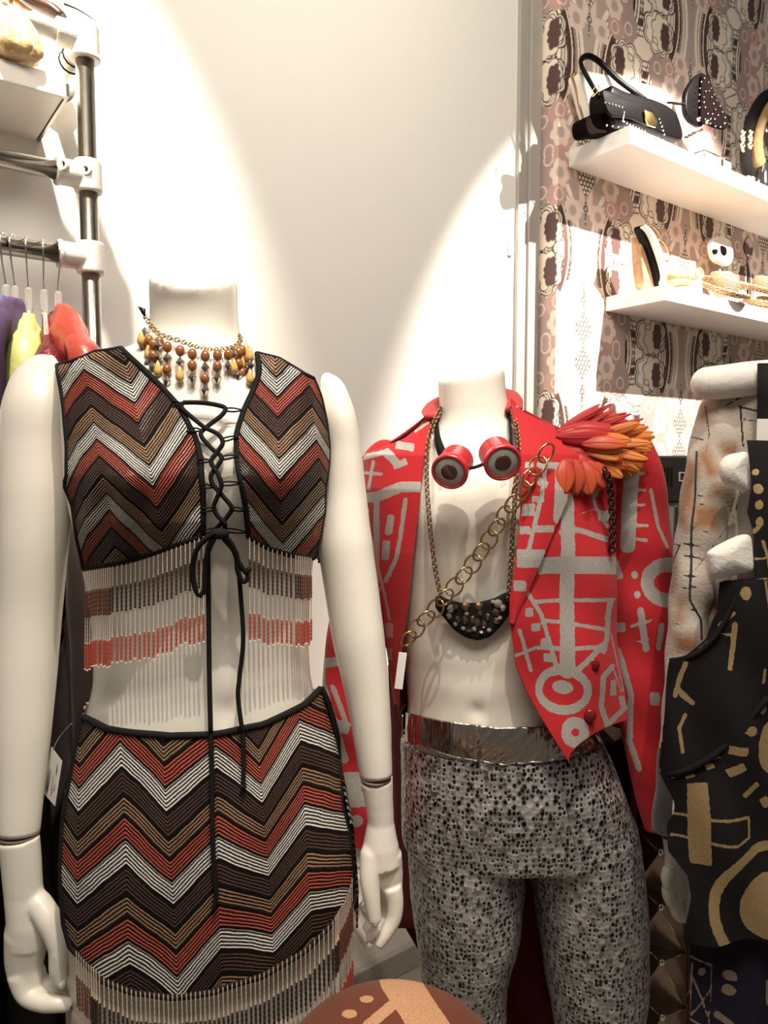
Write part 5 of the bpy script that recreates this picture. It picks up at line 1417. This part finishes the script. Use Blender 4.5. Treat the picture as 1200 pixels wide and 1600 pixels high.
# black vest with gold paint
M['gold_paint'] = paint_mat('black_cloth_gold_paint', (.012, .010, .011), (.40, .28, .135), .45, .45, .0, .85, basevar=.4)
VY = .885
V_rows = [(640, 1150, 1380, .03, .05), (700, 1120, 1390, .04, .05), (900, 1060, 1400, .055, .05), (1100, 1035, 1405, .06, .05), (1300, 1030, 1410, .065, .05), (1500, 1040, 1410, .065, .05), (1700, 1050, 1410, .065, .05)]
vs = Surf(VY, V_rows)
vt = empty('vest', (vs.par(1.1)[0], VY, float(P(1200, 1470, VY)[..., 2])), 'black sleeveless top painted with gold crosses, arcs and dots at the far right', 'top')
A7 = [('r', 507, 568, 14, 15), ('r', 516, 640, 18, 22), ('r', 520, 710, 15, 20), ('r', 525, 785, 14, 22), ('s', [(505, 830), (520, 810)], 16), ('s', [(540, 870), (562, 950), (566, 985)], 13), ('s', [(508, 952), (571, 945)], 10), ('s', [(545, 1050), (560, 1180), (566, 1330)], 13),
      ('s', [(425, 1240), (418, 1350), (400, 1440)], 20), ('s', [(350, 1290), (430, 1290)], 9), ('s', [(206, 1415), (180, 1500), (165, 1560)], 22), ('s', [(190, 1560), (245, 1600)], 16), ('s', [(370, 1250), (420, 1190)], 16), ('r', 460, 1100, 20, 30), ('s', [(550, 1440), (545, 1500)], 14), ('s', [(520, 1040), (575, 1045)], 10), ('s', [(270, 1360), (320, 1330)], 22)]
A8 = [('s', [(300, 80), (368, 145)], 22), ('s', [(330, 200), (297, 255), (312, 360)], 20), ('r', 668, 160, 24, 34), ('r', 606, 258, 26, 22), ('b', 552, 345, 74, 40, .1), ('b', 546, 435, 80, 40, -.5), ('b', 614, 530, 92, 26, -.75), ('b', 440, 430, 40, 22, -.5), ('b', 350, 474, 46, 12, -.2),
      ('r', 722, 345, 84, 118), ('s', [(270, 474), (400, 425), (488, 380)], 8), ('s', [(575, 262), (592, 238)], 6), ('b', 391, 687, 88, 370, -.05), ('s', [(262, 645), (400, 660), (607, 660), (604, 750), (540, 775), (440, 765)], 13), ('s', [(272, 745), (350, 760)], 12),
      ('b', 690, 590, 40, 50, -.6)]
A8b = [('r', 745, 1075, 322, 305, 276, 260)]
W, F, x, y, S, T = patch(vs, [(0, 690), (1, 690)], [(0, 1472), (1, 1472)], [(690, 1168), (760, 1172), (800, 1168), (830, 1176), (902, 1177), (908, 1127), (955, 1126), (1000, 1106), (1022, 1072), (1032, 1048), (1100, 1042), (1200, 1029), (1232, 1040), (1330, 1048), (1370, 1078), (1400, 1082), (1450, 1072), (1472, 1072)],
                         [(690, 1370), (1472, 1395)], 170, 300, 0.0)
d = np.minimum(marks(x, y, 2.857, 1000, 540, A7), marks(x, y, 2.909, 960, 1050, A8))
d2 = marks(x, y, 2.909, 960, 1050, A8b); d2 = np.maximum(d2, (y - 1470)); d = np.minimum(d, np.maximum(d2, y - (1050 + 1225 / 2.909)))
d = np.minimum(d, marks(x, y, 2.909, 960, 1050, [('r', 705, 1060, 138, 148)]))
W[:, 1] -= .005 * np.sin(x * .05 + y * .006) + .003 * np.sin(y * .03 - x * .05)
vf = cloth('front', W, F, M['gold_paint'], vt, {'paint': d}, .004)
e = catmull([tuple(vs.front(a, c, .0, .004)) for a, c in ((1032, 1208), (1060, 1208), (1100, 1190), (1140, 1160), (1170, 1125), (1200, 1090))], 6)
b = MB(); b.tube(e, .004, 8); b.build('seam_roll', M['black_cord'], vf)
e = catmull([tuple(vs.front(a, c, .0, .004)) for a, c in ((1048, 1032), (1080, 1026), (1108, 1005), (1130, 975), (1150, 935))], 6)
b = MB(); b.tube(e, .003, 8); b.build('seam_roll', M['black_cord'], vf)
b = MB(); q = [tuple(P(x_, y_, .862)) for x_, y_ in ((1194, 568), (1194, 620), (1193, 700), (1192, 760))]
V = []
for p in q: V += [(p[0] - .008, p[1], p[2]), (p[0] + .030, p[1], p[2])]
st = make('shoulder_strap', V, [(2 * i, 2 * i + 1, 2 * i + 3, 2 * i + 2) for i in range(3)], M['black_cloth'], vt); mod(st, 'SOLIDIFY', thickness=.004)
b = MB(); w = P(1196, 675, .856); b.box(w, (.020, .0015, .030)); tag(b.build('paper_label', M['white_leather'], smooth=False), 'white paper label stuck on the black strap at the right edge', 'label')
M['fur'] = mat('shearling', (.78, .74, .66), .9, var=.06, nscale=40, bump=.5, bscale=220, bdist=.002, sheen=.4)
def puff(name, pl, Y, th, parent):
    n = len(pl); q = catmull([(a, b_, 0) for a, b_ in pl], 5, True); c = q.mean(0); V = []; F = []; m = len(q); K = 7
    for side in (-1, 1):
        for k in range(K):
            f = 1 - k / K; h = math.sqrt(1 - f * f) if k else 0
            for p in q:
                pp = c + (p - c) * f; V.append(P(pp[0], pp[1], Y + side * th * h))
    V = list(V); V.append(P(c[0], c[1], Y - th)); V.append(P(c[0], c[1], Y + th))
    for s_ in (0, 1):
        o_ = s_ * K * m
        for k in range(K - 1):
            for i in range(m):
                a, b2 = o_ + k * m + i, o_ + k * m + (i + 1) % m; F.append((a, b2, b2 + m, a + m) if s_ else (a, a + m, b2 + m, b2))
        for i in range(m):
            a, b2 = o_ + (K - 1) * m + i, o_ + (K - 1) * m + (i + 1) % m; F.append((a, b2, len(V) - 2 + s_) if s_ else (b2, a, len(V) - 2 + s_))
    return make(name, V, F, M['fur'], parent)
puff('fur_trim', [(1168, 708), (1150, 708), (1132, 714), (1123, 732), (1128, 752), (1144, 763), (1166, 765), (1167, 735)], .845, .016, vt)
puff('fur_trim', [(1172, 838), (1156, 836), (1128, 848), (1108, 860), (1104, 870), (1108, 898), (1120, 905), (1150, 898), (1177, 892), (1176, 860)], .838, .018, vt)
# dark garment under it
W, F, x, y, S, T = patch(Surf(.915, V_rows), [(0, 1455), (1, 1455)], [(0, 1760), (1, 1760)], [(1455, 1076), (1760, 1078)], [(1455, 1390), (1760, 1390)], 80, 120, 0.0)
A9 = [('s', [(345, 1270), (440, 1330), (430, 1600)], 8), ('s', [(350, 1365), (432, 1592)], 8), ('s', [(440, 1430), (330, 1545), (400, 1600)], 9), ('s', [(348, 1300), (335, 1545)], 7), ('r', 533, 1380, 32, 24), ('r', 527, 1446, 30, 26), ('b', 700, 1435, 60, 120), ('s', [(470, 1560), (540, 1600)], 30), ('r', 388, 1343, 18, 18)]
W[:, 1] -= .006 * np.sin(x * .06 + y * .004)
M['navy_paint'] = paint_mat('navy_cloth_paint', (.016, .013, .024), (.26, .19, .14), .2, .6, .0, .85, basevar=.3)
o = cloth('painted_trousers', W, F, M['navy_paint'], None, {'paint': marks(x, y, 2.909, 960, 1050, A9)}, .004)
tag(o, 'dark navy painted trousers hanging below the black and gold top', 'trousers')

# bronze quilted garment with rivets between the leggings and the black top
M['highlight_metal'] = mat('fold_highlight', (.62, .52, .44), .2, 1.0)
M['foil'] = mat('bronze_foil_leather', (.30, .215, .165), .26, .85, var=.25, nscale=30, bump=.12, bscale=60)
qd = empty('quilted_trousers', tuple(P(1030, 1600, 1.13)), 'shiny bronze quilted leather with riveted diamond folds behind the silver leggings', 'trousers')
def Qp(x, y, out=0.0): return P(x, y, 1.13 - out)
highlight_lines = []; V = []; F = []; ys_ = [1120, 1200, 1262, 1340 - 50, 1376, 1462, 1548, 1634, 1720]
for k, y0 in enumerate(ys_[:-1]):
    y1 = ys_[k + 1]; ym = (y0 + y1) / 2 + 4
    xs_ = [940, 985 + max(0, (k - 2)) * 5 - (10 if k < 2 else 0), 1028, 1066 + (k - 3) * 2, 1112]
    for j in range(3):
        xa, xb_ = (xs_[j] if j else 930), xs_[j + 1]
        xa = [930, 990, 1066][j] + k; xb_ = [990, 1066, 1140][j] + k
        c = Qp((xa + xb_) / 2, ym - 6, .034); p4 = [Qp(xa, y0 + 6, 0), Qp(xb_, y0 + 26, .004), Qp(xb_, y1 + 26, .004), Qp(xa, y1 + 6, 0)]
        i0 = len(V); V += [*p4, c]; F += [(i0, i0 + 4, i0 + 1), (i0 + 1, i0 + 4, i0 + 2), (i0 + 2, i0 + 4, i0 + 3), (i0 + 3, i0 + 4, i0)]
        if j == 1: highlight_lines += [(c, p4[2]), (c, p4[0]), (p4[0], p4[1]), (c * .45 + p4[1] * .55, p4[1])]
        if j == 1 and k >= 3:
            b = MB(); b.ball(c + np.array([0, -.001, 0]), (.0058, .004, .0058), 12); b.build('rivet', M['steel'], qd)
for u_, v_ in highlight_lines:
    b = MB(); b.tube([tuple(u_ + np.array([0, -.001, 0])), tuple(v_ + np.array([0, -.002, 0]))], [.0009, .0016], 6); b.build('crease', M['highlight_metal'], qd)  # bright thin tubes stand in for the highlights along the folds
qo = make('quilted_panel', V, F, M['foil'], qd, smooth=False); mod(qo, 'SOLIDIFY', thickness=.004, offset=0)

# ================================================================ pipe rack at the left
RY = 1.28
pt = PV(131, 40, RY); 
rk = empty('clothes_rack', (pt.x, RY, 0), 'scaffold pipe clothes rack with cast clamps at the left wall', 'rack')
b = MB(); b.tube([(pt.x, RY, .0), (pt.x, RY, pt.z - .01)], .0152, 24); b.build('upright', M['chrome'], rk)
RB = RY + .005
b = MB(); qb = Vector((pt.x, RY, 0)) - wx * .9; b.tube([tuple(qb), (qb.x, qb.y, pt.z - .01)], .0152, 24); b.build('upright', M['chrome'], rk)
def clamp(z, two=True):
    Mx = Matrix.Translation((pt.x, RY, z))
    b = MB()
    b.lathe([(.0165, -.026), (.0215, -.026), (.0225, -.022), (.0225, .022), (.0215, .026), (.0165, .026)], 28, Mx)
    b.tube([(pt.x - wx.x * .012, RY - wx.y * .012, z), (pt.x - wx.x * .05, RY - wx.y * .05, z)], .0212, 24)
    b.tube([(pt.x - wx.x * .046, RY - wx.y * .046, z), (pt.x - wx.x * .052, RY - wx.y * .052, z)], .0235, 24)
    o = b.build('clamp', M['clamp'], rk); m_ = mod(o, 'REMESH', mode='VOXEL', voxel_size=.0017); m_.use_smooth_shade = True; mod(o, 'SMOOTH', factor=.5, iterations=3)
    if two:
        for dx in (0.006, -.030):
            c = Vector((pt.x, RY, z + .004)) + wx * dx + Vector((.0, -.022, 0)) + (Vector((0.0, .0, 0)))
            b = MB(); Ms = Matrix.Translation(c) @ Matrix.Rotation(math.radians(90), 4, 'X')
            b.lathe([(.0095, -.004), (.0095, .004), (.0085, .0052), (.0045, .0052), (.0045, .001), (.0001, .001)], 20, Ms); s_ = b.build('screw_boss', M['clamp'], o)
            b = MB(); b.lathe([(.0001, .0015), (.0043, .0015), (.0043, .0040), (.0001, .0040)], 6, Ms); b.build('screw_socket', M['black_metal'], s_, smooth=False)
    return o
z1 = PV(128, 277, RY).z; z2b = PV(128, 404, RY).z
clamp(z1); clamp(z2b, False)
for z in (z1, z2b):
    a = Vector((pt.x, RY, z)); e = a - wx * .9
    b = MB(); b.tube([tuple(a - wx * .03), tuple(e)], .0150, 24); b.build('cross_bar', M['chrome'], rk)
# corner fitting and the short pipe back to the wall
ze = PV(128, 62, RY).z
b = MB(); b.tube([(pt.x, RY, ze - .030), (pt.x, RY, ze + .018)], .0235, 28); b.ball((pt.x, RY, ze + .016), (.0235, .0235, .020), 24)
a = Vector((pt.x, RY, ze)); b.tube([tuple(a - wn * .01), tuple(a - wn * .045)], .0215, 24); b.tube([tuple(a - wx * .01), tuple(a - wx * .045)], .0215, 24)
b.tube([(pt.x, RY, ze - .034), (pt.x, RY, ze - .028)], .0252, 28)
o = b.build('corner_fitting', M['clamp'], rk); m_ = mod(o, 'REMESH', mode='VOXEL', voxel_size=.0018); m_.use_smooth_shade = True; mod(o, 'SMOOTH', factor=.5, iterations=4)
b = MB(); b.tube([tuple(a - wn * .03), tuple(a - wn * .185)], .0150, 20); b.build('wall_pipe', M['clamp'], rk)
b = MB(); b.tube([tuple(a - wx * .03), tuple(a - wx * .9)], .0150, 20); b.build('cross_bar', M['clamp'], rk)
b = MB(); pf = a - wn * .188; b.lathe([(.0001, -.004), (.032, -.004), (.032, .004), (.0001, .004)], 24, Matrix.Translation(pf) @ Matrix((wx, wz, wn)).transposed().to_4x4()); b.build('wall_flange', M['clamp'], rk)
for dd in (.06, .085):
    pz = a - wn * dd; b = MB(); b.tube(link_ring(pz, wx, wn, .020, .020, 0, 14), .0018, 6, closed=True); b.tube([tuple(pz + wz * .018 - wx * .004), tuple(pz + wz * .034 - wx * .012)], .0018, 6); b.build('cable_tie', M['black_metal'], rk)
# top shelf board of the rack, seen from below
cR = PV(103, 148, RY - .02)
L_ = .1
for L_ in np.linspace(.05, .4, 120):
    xq, yq = Q(np.array(cR - wn * L_))
    if xq < 47: break
M['board'] = mat('lacquered_board', (.80, .76, .68), .35)
bd = empty('rack_shelf', tuple(cR), 'white lacquered shelf board under the gold pouch, on the pipe rack', 'shelf')
cc_ = cR - wx * .45 - wn * L_ / 2
b = MB(); b.box((cc_.x, cc_.y, cR.z + .0125), (.90, L_, .025), Rw); b.build('board', M['board'], bd, smooth=False, bevel=.002)
for off in (.0, L_):
    c2 = cR - wx * .452 - wn * off; b = MB(); b.box((c2.x, c2.y, cR.z + .010 + (0 if off == 0 else -.012)), (.904, .009, .034), Rw)
    b.build('edge_strip', M['board'] if off == 0 else mat('dark_rail', (.14, .08, .06), .4), bd, smooth=False, bevel=.002)
c2 = cR - wn * L_ / 2 + wx * .003; b = MB(); b.box((c2.x, c2.y, cR.z + .008), (.005, L_, .020), Rw); b.build('end_strip', M['chrome'], bd, smooth=False)
for dx in (.0,):
    pass

# ---------------------------------------------------------------- hangers and clothes on the rack
M['plastic'] = None
t = NT('clear_hanger_plastic'); t.set(Base_Color=(.9, .88, .85), Roughness=.08, Transmission_Weight=.85, IOR=1.4); M['plastic'] = t.m
def barpoint(px, z):
    for s_ in np.linspace(0, 1.0, 600):
        p = Vector((pt.x, RY, z)) - wx * s_
        if Q(np.array(p))[0] <= px: return p
    return p
def hanger(px, z, lab, wn=wn):
    p = barpoint(px, z); e = empty('hanger', tuple(p), lab, 'hanger', 'clear plastic hangers on the rack')
    r = .0185; hk = []
    dirv = wn
    for a in np.linspace(-.6, math.pi, 12): hk.append(p + dirv * (r * math.cos(a)) + wz * (r * math.sin(a)))
    hk = hk[::-1]
    # hook goes over the bar, then the stem drops below it
    hk = [p + dirv * (r * math.cos(a)) + wz * (r * math.sin(a)) for a in np.linspace(-.3, math.pi * .9, 12)]
    stem = [hk[0] - wz * .02 - dirv * .004, p - wz * (.050) + dirv * .003, p - wz * (.062)]
    b = MB(); b.tube(catmull([tuple(v) for v in (stem[::-1] + hk)], 4), .0016, 8); b.build('hook', M['steel'], e)
    b = MB(); c = p - wz * (.062 + .022); b.box(tuple(c), (.010, .016, .044), Rw); b.build('neck', M['plastic'], e, smooth=False, bevel=.003)
    b = MB()
    b.tube(catmull([tuple(c - wz * .075 - dirv * .07), tuple(c - wz * .04 - dirv * .04), tuple(c - wz * .018), tuple(c - wz * .04 + dirv * .04), tuple(c - wz * .075 + dirv * .07)], 6), .004, 8); b.build('arm', M['plastic'], e)
    return c - wz * .012
def garment(name, c, m, lab, cat_, length=.7, half=.20, thick=.022, drop=.055, fold=.006, collar=None, seed=1, grp=None, flare=.02, wn=wn, wx=wx):
    """garment hanging over a hanger, seen from its side; runs out from the wall"""
    e = empty(name, tuple(c - wz * length), lab, cat_, grp)
    n = 48; nz = 50; V = []
    for k in range(nz):
        f = k / (nz - 1); dz = length * f ** 1.15
        hw = .022 + (half - .022) * min(1, (dz / drop)) ** .75 + flare * f
        th = thick * (.35 + .65 * min(1, dz / .05)) * (1 + .4 * f)
        for j in range(n):
            a = 2 * math.pi * j / n
            fo_ = fold * math.sin(a * 7 + seed + f * 3) * min(1, f * 3)
            p = c + wn * (hw * math.cos(a)) + wx * ((th + fo_) * math.sin(a)) - wz * dz + wz * .012
            V.append(p)
    F = []
    for k in range(nz - 1):
        for j in range(n):
            a0 = k * n + j; b0 = k * n + (j + 1) % n; F.append((a0, b0, b0 + n, a0 + n))
    F.append(tuple(range(n))[::-1]); F.append(tuple(range((nz - 1) * n, nz * n)))
    o = make('body', V, F, m, e)
    tx2 = bpy.data.textures.get('cloth_folds'); md = mod(o, 'DISPLACE', texture=tx2, strength=.020, mid_level=.5)
    # sleeve hanging at the near end
    sp = c + wn * (half * .92) - wz * (drop * .9); q = catmull([tuple(sp - wn * .03 + wz * .012), tuple(sp + wn * .015 - wz * .03), tuple(sp + wn * .025 - wz * .15), tuple(sp + wn * .02 - wz * min(.45, length * .8))], 6)
    b = MB(); b.tube(q, [.020, .028, .026, .022], 20, flat=.9); o2 = b.build('sleeve', m, e); mod(o2, 'DISPLACE', texture=tx2, strength=.010, mid_level=.5)
    return e
satin = lambda n, c, r=.32: mat(n, c, r, var=.3, nscale=14, bump=.5, bscale=30, bdist=.006)
M['purple'] = mat('purple_wool', (.040, .018, .058), .85, var=.2, bump=.3, bscale=500)
M['lime'] = satin('lime_satin', (.36, .37, .12), .5); M['redsatin'] = satin('red_satin', (.33, .042, .028), .34); M['blue'] = satin('blue_cloth', (.04, .05, .13), .7)
M['sequin_red'] = mat('dark_red_sequins', (.13, .012, .018), .22, .55, var=.8, nscale=160, bump=.9, bscale=220, bdist=.003)
specs = [(8, 'blue', 'hanger at the far left end of the rack bar', 'blue_top', 'blue top just showing at the left picture edge', 'top', .5, .05),
         (21, 'purple', 'hanger carrying the purple coat on the rack bar', 'purple_coat', 'purple wool coat hanging on the pipe rack', 'coat', .75, .13),
         (44, 'lime', None, 'lime_blouse', 'lime green satin blouse hanging between the purple coat and dark red top', 'blouse', .42, .085),
         (67, 'sequin_red', 'hanger with tall clear neck carrying the dark red sequin top', 'sequin_top', 'dark red sequinned top hanging left of the red satin shirt', 'top', .48, .12),
         (90, 'redsatin', 'hanger nearest the upright, carrying the red satin shirt', 'satin_shirt', 'glossy red satin shirt hanging next to the rack upright', 'shirt', .50, .16)]
for i, (px_, mk_, hl, nm, lb, ct, ln, hf) in enumerate(specs):
    gd = Vector([(.16, -.99, 0), (.16, -.99, 0), (.33, -.94, 0), (.44, -.90, 0), tuple(wn)][i]).normalized(); gx = Vector((-gd.y, gd.x, 0))
    c = hanger(px_, z2b, hl or 'hanger hidden in the lime green blouse on the rack bar', gd)
    if nm in ('sequin_top',): c = c - wz * .045
    if nm in ('lime_blouse',): c = c - wz * .020
    garment(nm, c, M[mk_], lb, ct, ln, hf, [.010, .020, .024, .026, .024][i], .050 if nm != 'satin_shirt' else .085, seed=i * 2.1, wn=gd, wx=gx)
# lower bar with long dark coats, reaching almost to the floor
zl = PV(128, 735, RY).z
b = MB(); b.tube([tuple(Vector((pt.x, RY, zl)) - wx * .0), tuple(Vector((pt.x, RY, zl)) - wx * .9)], .0150, 20); b.build('cross_bar', M['chrome'], rk)
clamp(zl, False)
M['dark_brown'] = mat('dark_brown_cloth', (.045, .022, .018), .7, var=.4, bump=.3, bscale=300, sheen=.2)
for i, (sd, mk_, lb, ln) in enumerate(((.010 - .06, 'black_cloth', 'long black coat hanging nearest to the beaded top, behind the mannequin', .98), (.07, 'dark_brown', 'long dark brown coat hanging behind the left mannequin arm', 1.0),
                                     (.15, 'black_cloth', 'long black coat third along the lower rack bar', .98), (.24, 'black_cloth', 'long black coat fourth along the lower rack bar behind the hand', .99), (.33, 'dark_brown', 'long dark brown coat at the left picture edge, behind the hand', .98), (.42, 'black_cloth', 'long black coat outermost on the lower rack bar', 1.0))):
    p = Vector((pt.x, RY, zl)) - wx * sd if sd > 0 else Vector((pt.x, RY, zl)) - wx * (sd)
    garment('long_coat', p - wz * .02, M[mk_], lb, 'coat', ln, .17, .036, .05, .010, seed=i * 1.7, grp='long dark coats on the lower bar')
# ---------------------------------------------------------------- things on the rack shelf
zs_ = cR.z + .027
M['organza'] = None
t = NT('gold_organza'); o = t.obj(); t.set(Base_Color=t.mix(t.noise(40, 3, o), (.38, .19, .05), (.74, .55, .28)), Roughness=.3, Metallic=.25, Sheen_Weight=.6); t.bump(t.noise(70, 3, o), .8, .004); M['organza'] = t.m
gb = empty('gift_pouch', tuple(PV(20, 118, 1.22)), 'sheer gold cloth pouch tied with crystals on the top rack shelf', 'pouch')
c0 = PV(12, 118, 1.215)
b = MB(); n = 40; prof = [(.050, 0), (.056, .02), (.046, .05), (.026, .078), (.011, .092), (.013, .10), (.03, .118), (.040, .135)]
V = []; 
for r_, z_ in prof:
    for j in range(n):
        a = 2 * math.pi * j / n; k_ = 1 + .12 * math.sin(a * 9 + z_ * 20); V.append((c0.x + r_ * k_ * math.cos(a), c0.y + r_ * k_ * .7 * math.sin(a), zs_ + z_))
F = [(i * n + j, i * n + (j + 1) % n, (i + 1) * n + (j + 1) % n, (i + 1) * n + j) for i in range(len(prof) - 1) for j in range(n)] + [tuple(range(n))[::-1]]
o = make('bag', V, F, M['organza'], gb); mod(o, 'SOLIDIFY', thickness=.0015); mod(o, 'SUBSURF', levels=1, render_levels=1)
for k_ in range(7):
    a = k_ / 7 * 6.28; b = MB(); b.ball((c0.x + .016 * math.cos(a), c0.y - .013 + .012 * math.sin(a), zs_ + .096 + .006 * math.sin(k_ * 2)), .0052, 8); b.build('crystal', M['gem'] if k_ % 2 else M['gem_dark'], gb, smooth=False)
b = MB(); b.tube(link_ring(Vector((c0.x, c0.y, zs_ + .095)), wx, wz, .0145, .012, 0, 16), .0025, 8, closed=True); b.build('tie', M['gold'], gb)
M['brown_leather'] = mat('dark_brown_leather', (.055, .024, .016), .4, var=.3, bump=.3, bscale=200)
sd = empty('leather_shoe', tuple(PV(70, 60, 1.27)), 'dark brown leather shoe with tan sole on top of the pipe rack', 'shoe')
def sp_(x, y, Y=1.26): return tuple(P(x, y, Y))
b = MB(); b.tube(catmull([sp_(28, -20), sp_(42, -4), sp_(62, 8), (sp_(84, 18)), sp_(98, 28)], 8), [.020, .018, .017, .018, .013], 20, flat=.6); b.build('upper', M['brown_leather'], sd)
b = MB(); b.tube(catmull([sp_(26, 2, 1.25), sp_(44, 16, 1.25), sp_(66, 27, 1.25), (sp_(86, 36, 1.25)), sp_(104, 38, 1.25)], 8), .0042, 10); b.build('sole', M['tanl'], sd)
b = MB(); b.tube(catmull([sp_(100, 6, 1.27), sp_(120, 14, 1.27), sp_(140, 26, 1.27), sp_(156, 39, 1.27)], 8), [.0018, .0012, .0004], 6); b.build('lace_end', M['black_cord'], sd)

# ---------------------------------------------------------------- swing tag beside the skirt
tg = empty('swing_tag', tuple(P(82, 1212, .80)), 'white printed swing tag hanging between the mannequin arm and the skirt', 'tag')
card = [P(80, 1167, .80), P(97, 1190, .80), P(86, 1260, .80), P(66, 1237, .80)]
o = make('card', card, [(0, 3, 2, 1)], mat('card_white', (.80, .77, .72), .6), tg, smooth=False); mod(o, 'SOLIDIFY', thickness=.0008)
for (x1, y1, x2, y2, w_) in ((79, 1202, 73, 1236, .0022), (90, 1192, 88, 1208, .001), (84, 1210, 80, 1240, .0007), (86, 1225, 84, 1236, .0007), (76, 1205, 71, 1232, .0006)):
    b = MB(); b.tube([P(x1, y1, .7985), P(x2, y2, .7985)], w_ / 2, 5); b.build('print_line', mat('grey_ink', (.25, .24, .23), .7), tg)
b = MB(); b.tube(catmull([tuple(P(83, 1172, .80)), tuple(P(88, 1160, .80)), tuple(P(98, 1145, .80)), tuple(P(112, 1130, .79))], 4), .0004, 5); b.build('thread', M['clamp'], tg)

# ---------------------------------------------------------------- round painted leather thing at the bottom edge
BYc = .60
c = PV(614, 1716, BYc)
bl = empty('leather_stool', (c.x, BYc, 0), 'round brown leather stool top with tan cross and cream spots at the bottom edge', 'stool')
prof = []; R_ = .106
for a in np.linspace(0, math.pi / 2, 40): prof.append((max(.0001, R_ * math.sin(a)), c.z + .072 * math.cos(a) ** .9 if a < math.pi / 2 - .01 else c.z))
prof += [(R_, c.z - .10), (.0001, c.z - .10)]
V, F = lathe_mesh(prof[::1], 120); V = V + np.array([c.x, BYc, 0]); V[:, 2] -= 0
px, py = Q(V)
S_ = [('s', [(622, 1530), (668, 1600), (730, 1690)], 58), ('s', [(616, 1568), (578, 1600), (520, 1660)], 17), ('r', 573, 1561, 11, 6), ('r', 546, 1584, 12, 7)]
M['stool'] = paint_mat('brown_leather_tan_paint', (.16, .048, .026), (.55, .29, .15), 0.0, .6, .1, .55)
make('cushion', V, F, M['stool'], bl, True, {'paint': marks(px, py, 1.0, 0, 0, S_)})
b = MB(); zc_ = c.z - .10
b.lathe([(.0001, 0), (.10, 0), (.10, .02), (.03, .03), (.022, .06), (.022, zc_ - .03), (.06, zc_ - .005), (.06, zc_), (.0001, zc_)], 32, Matrix.Translation((c.x, BYc, 0))); b.build('pedestal', M['black_metal'], bl)
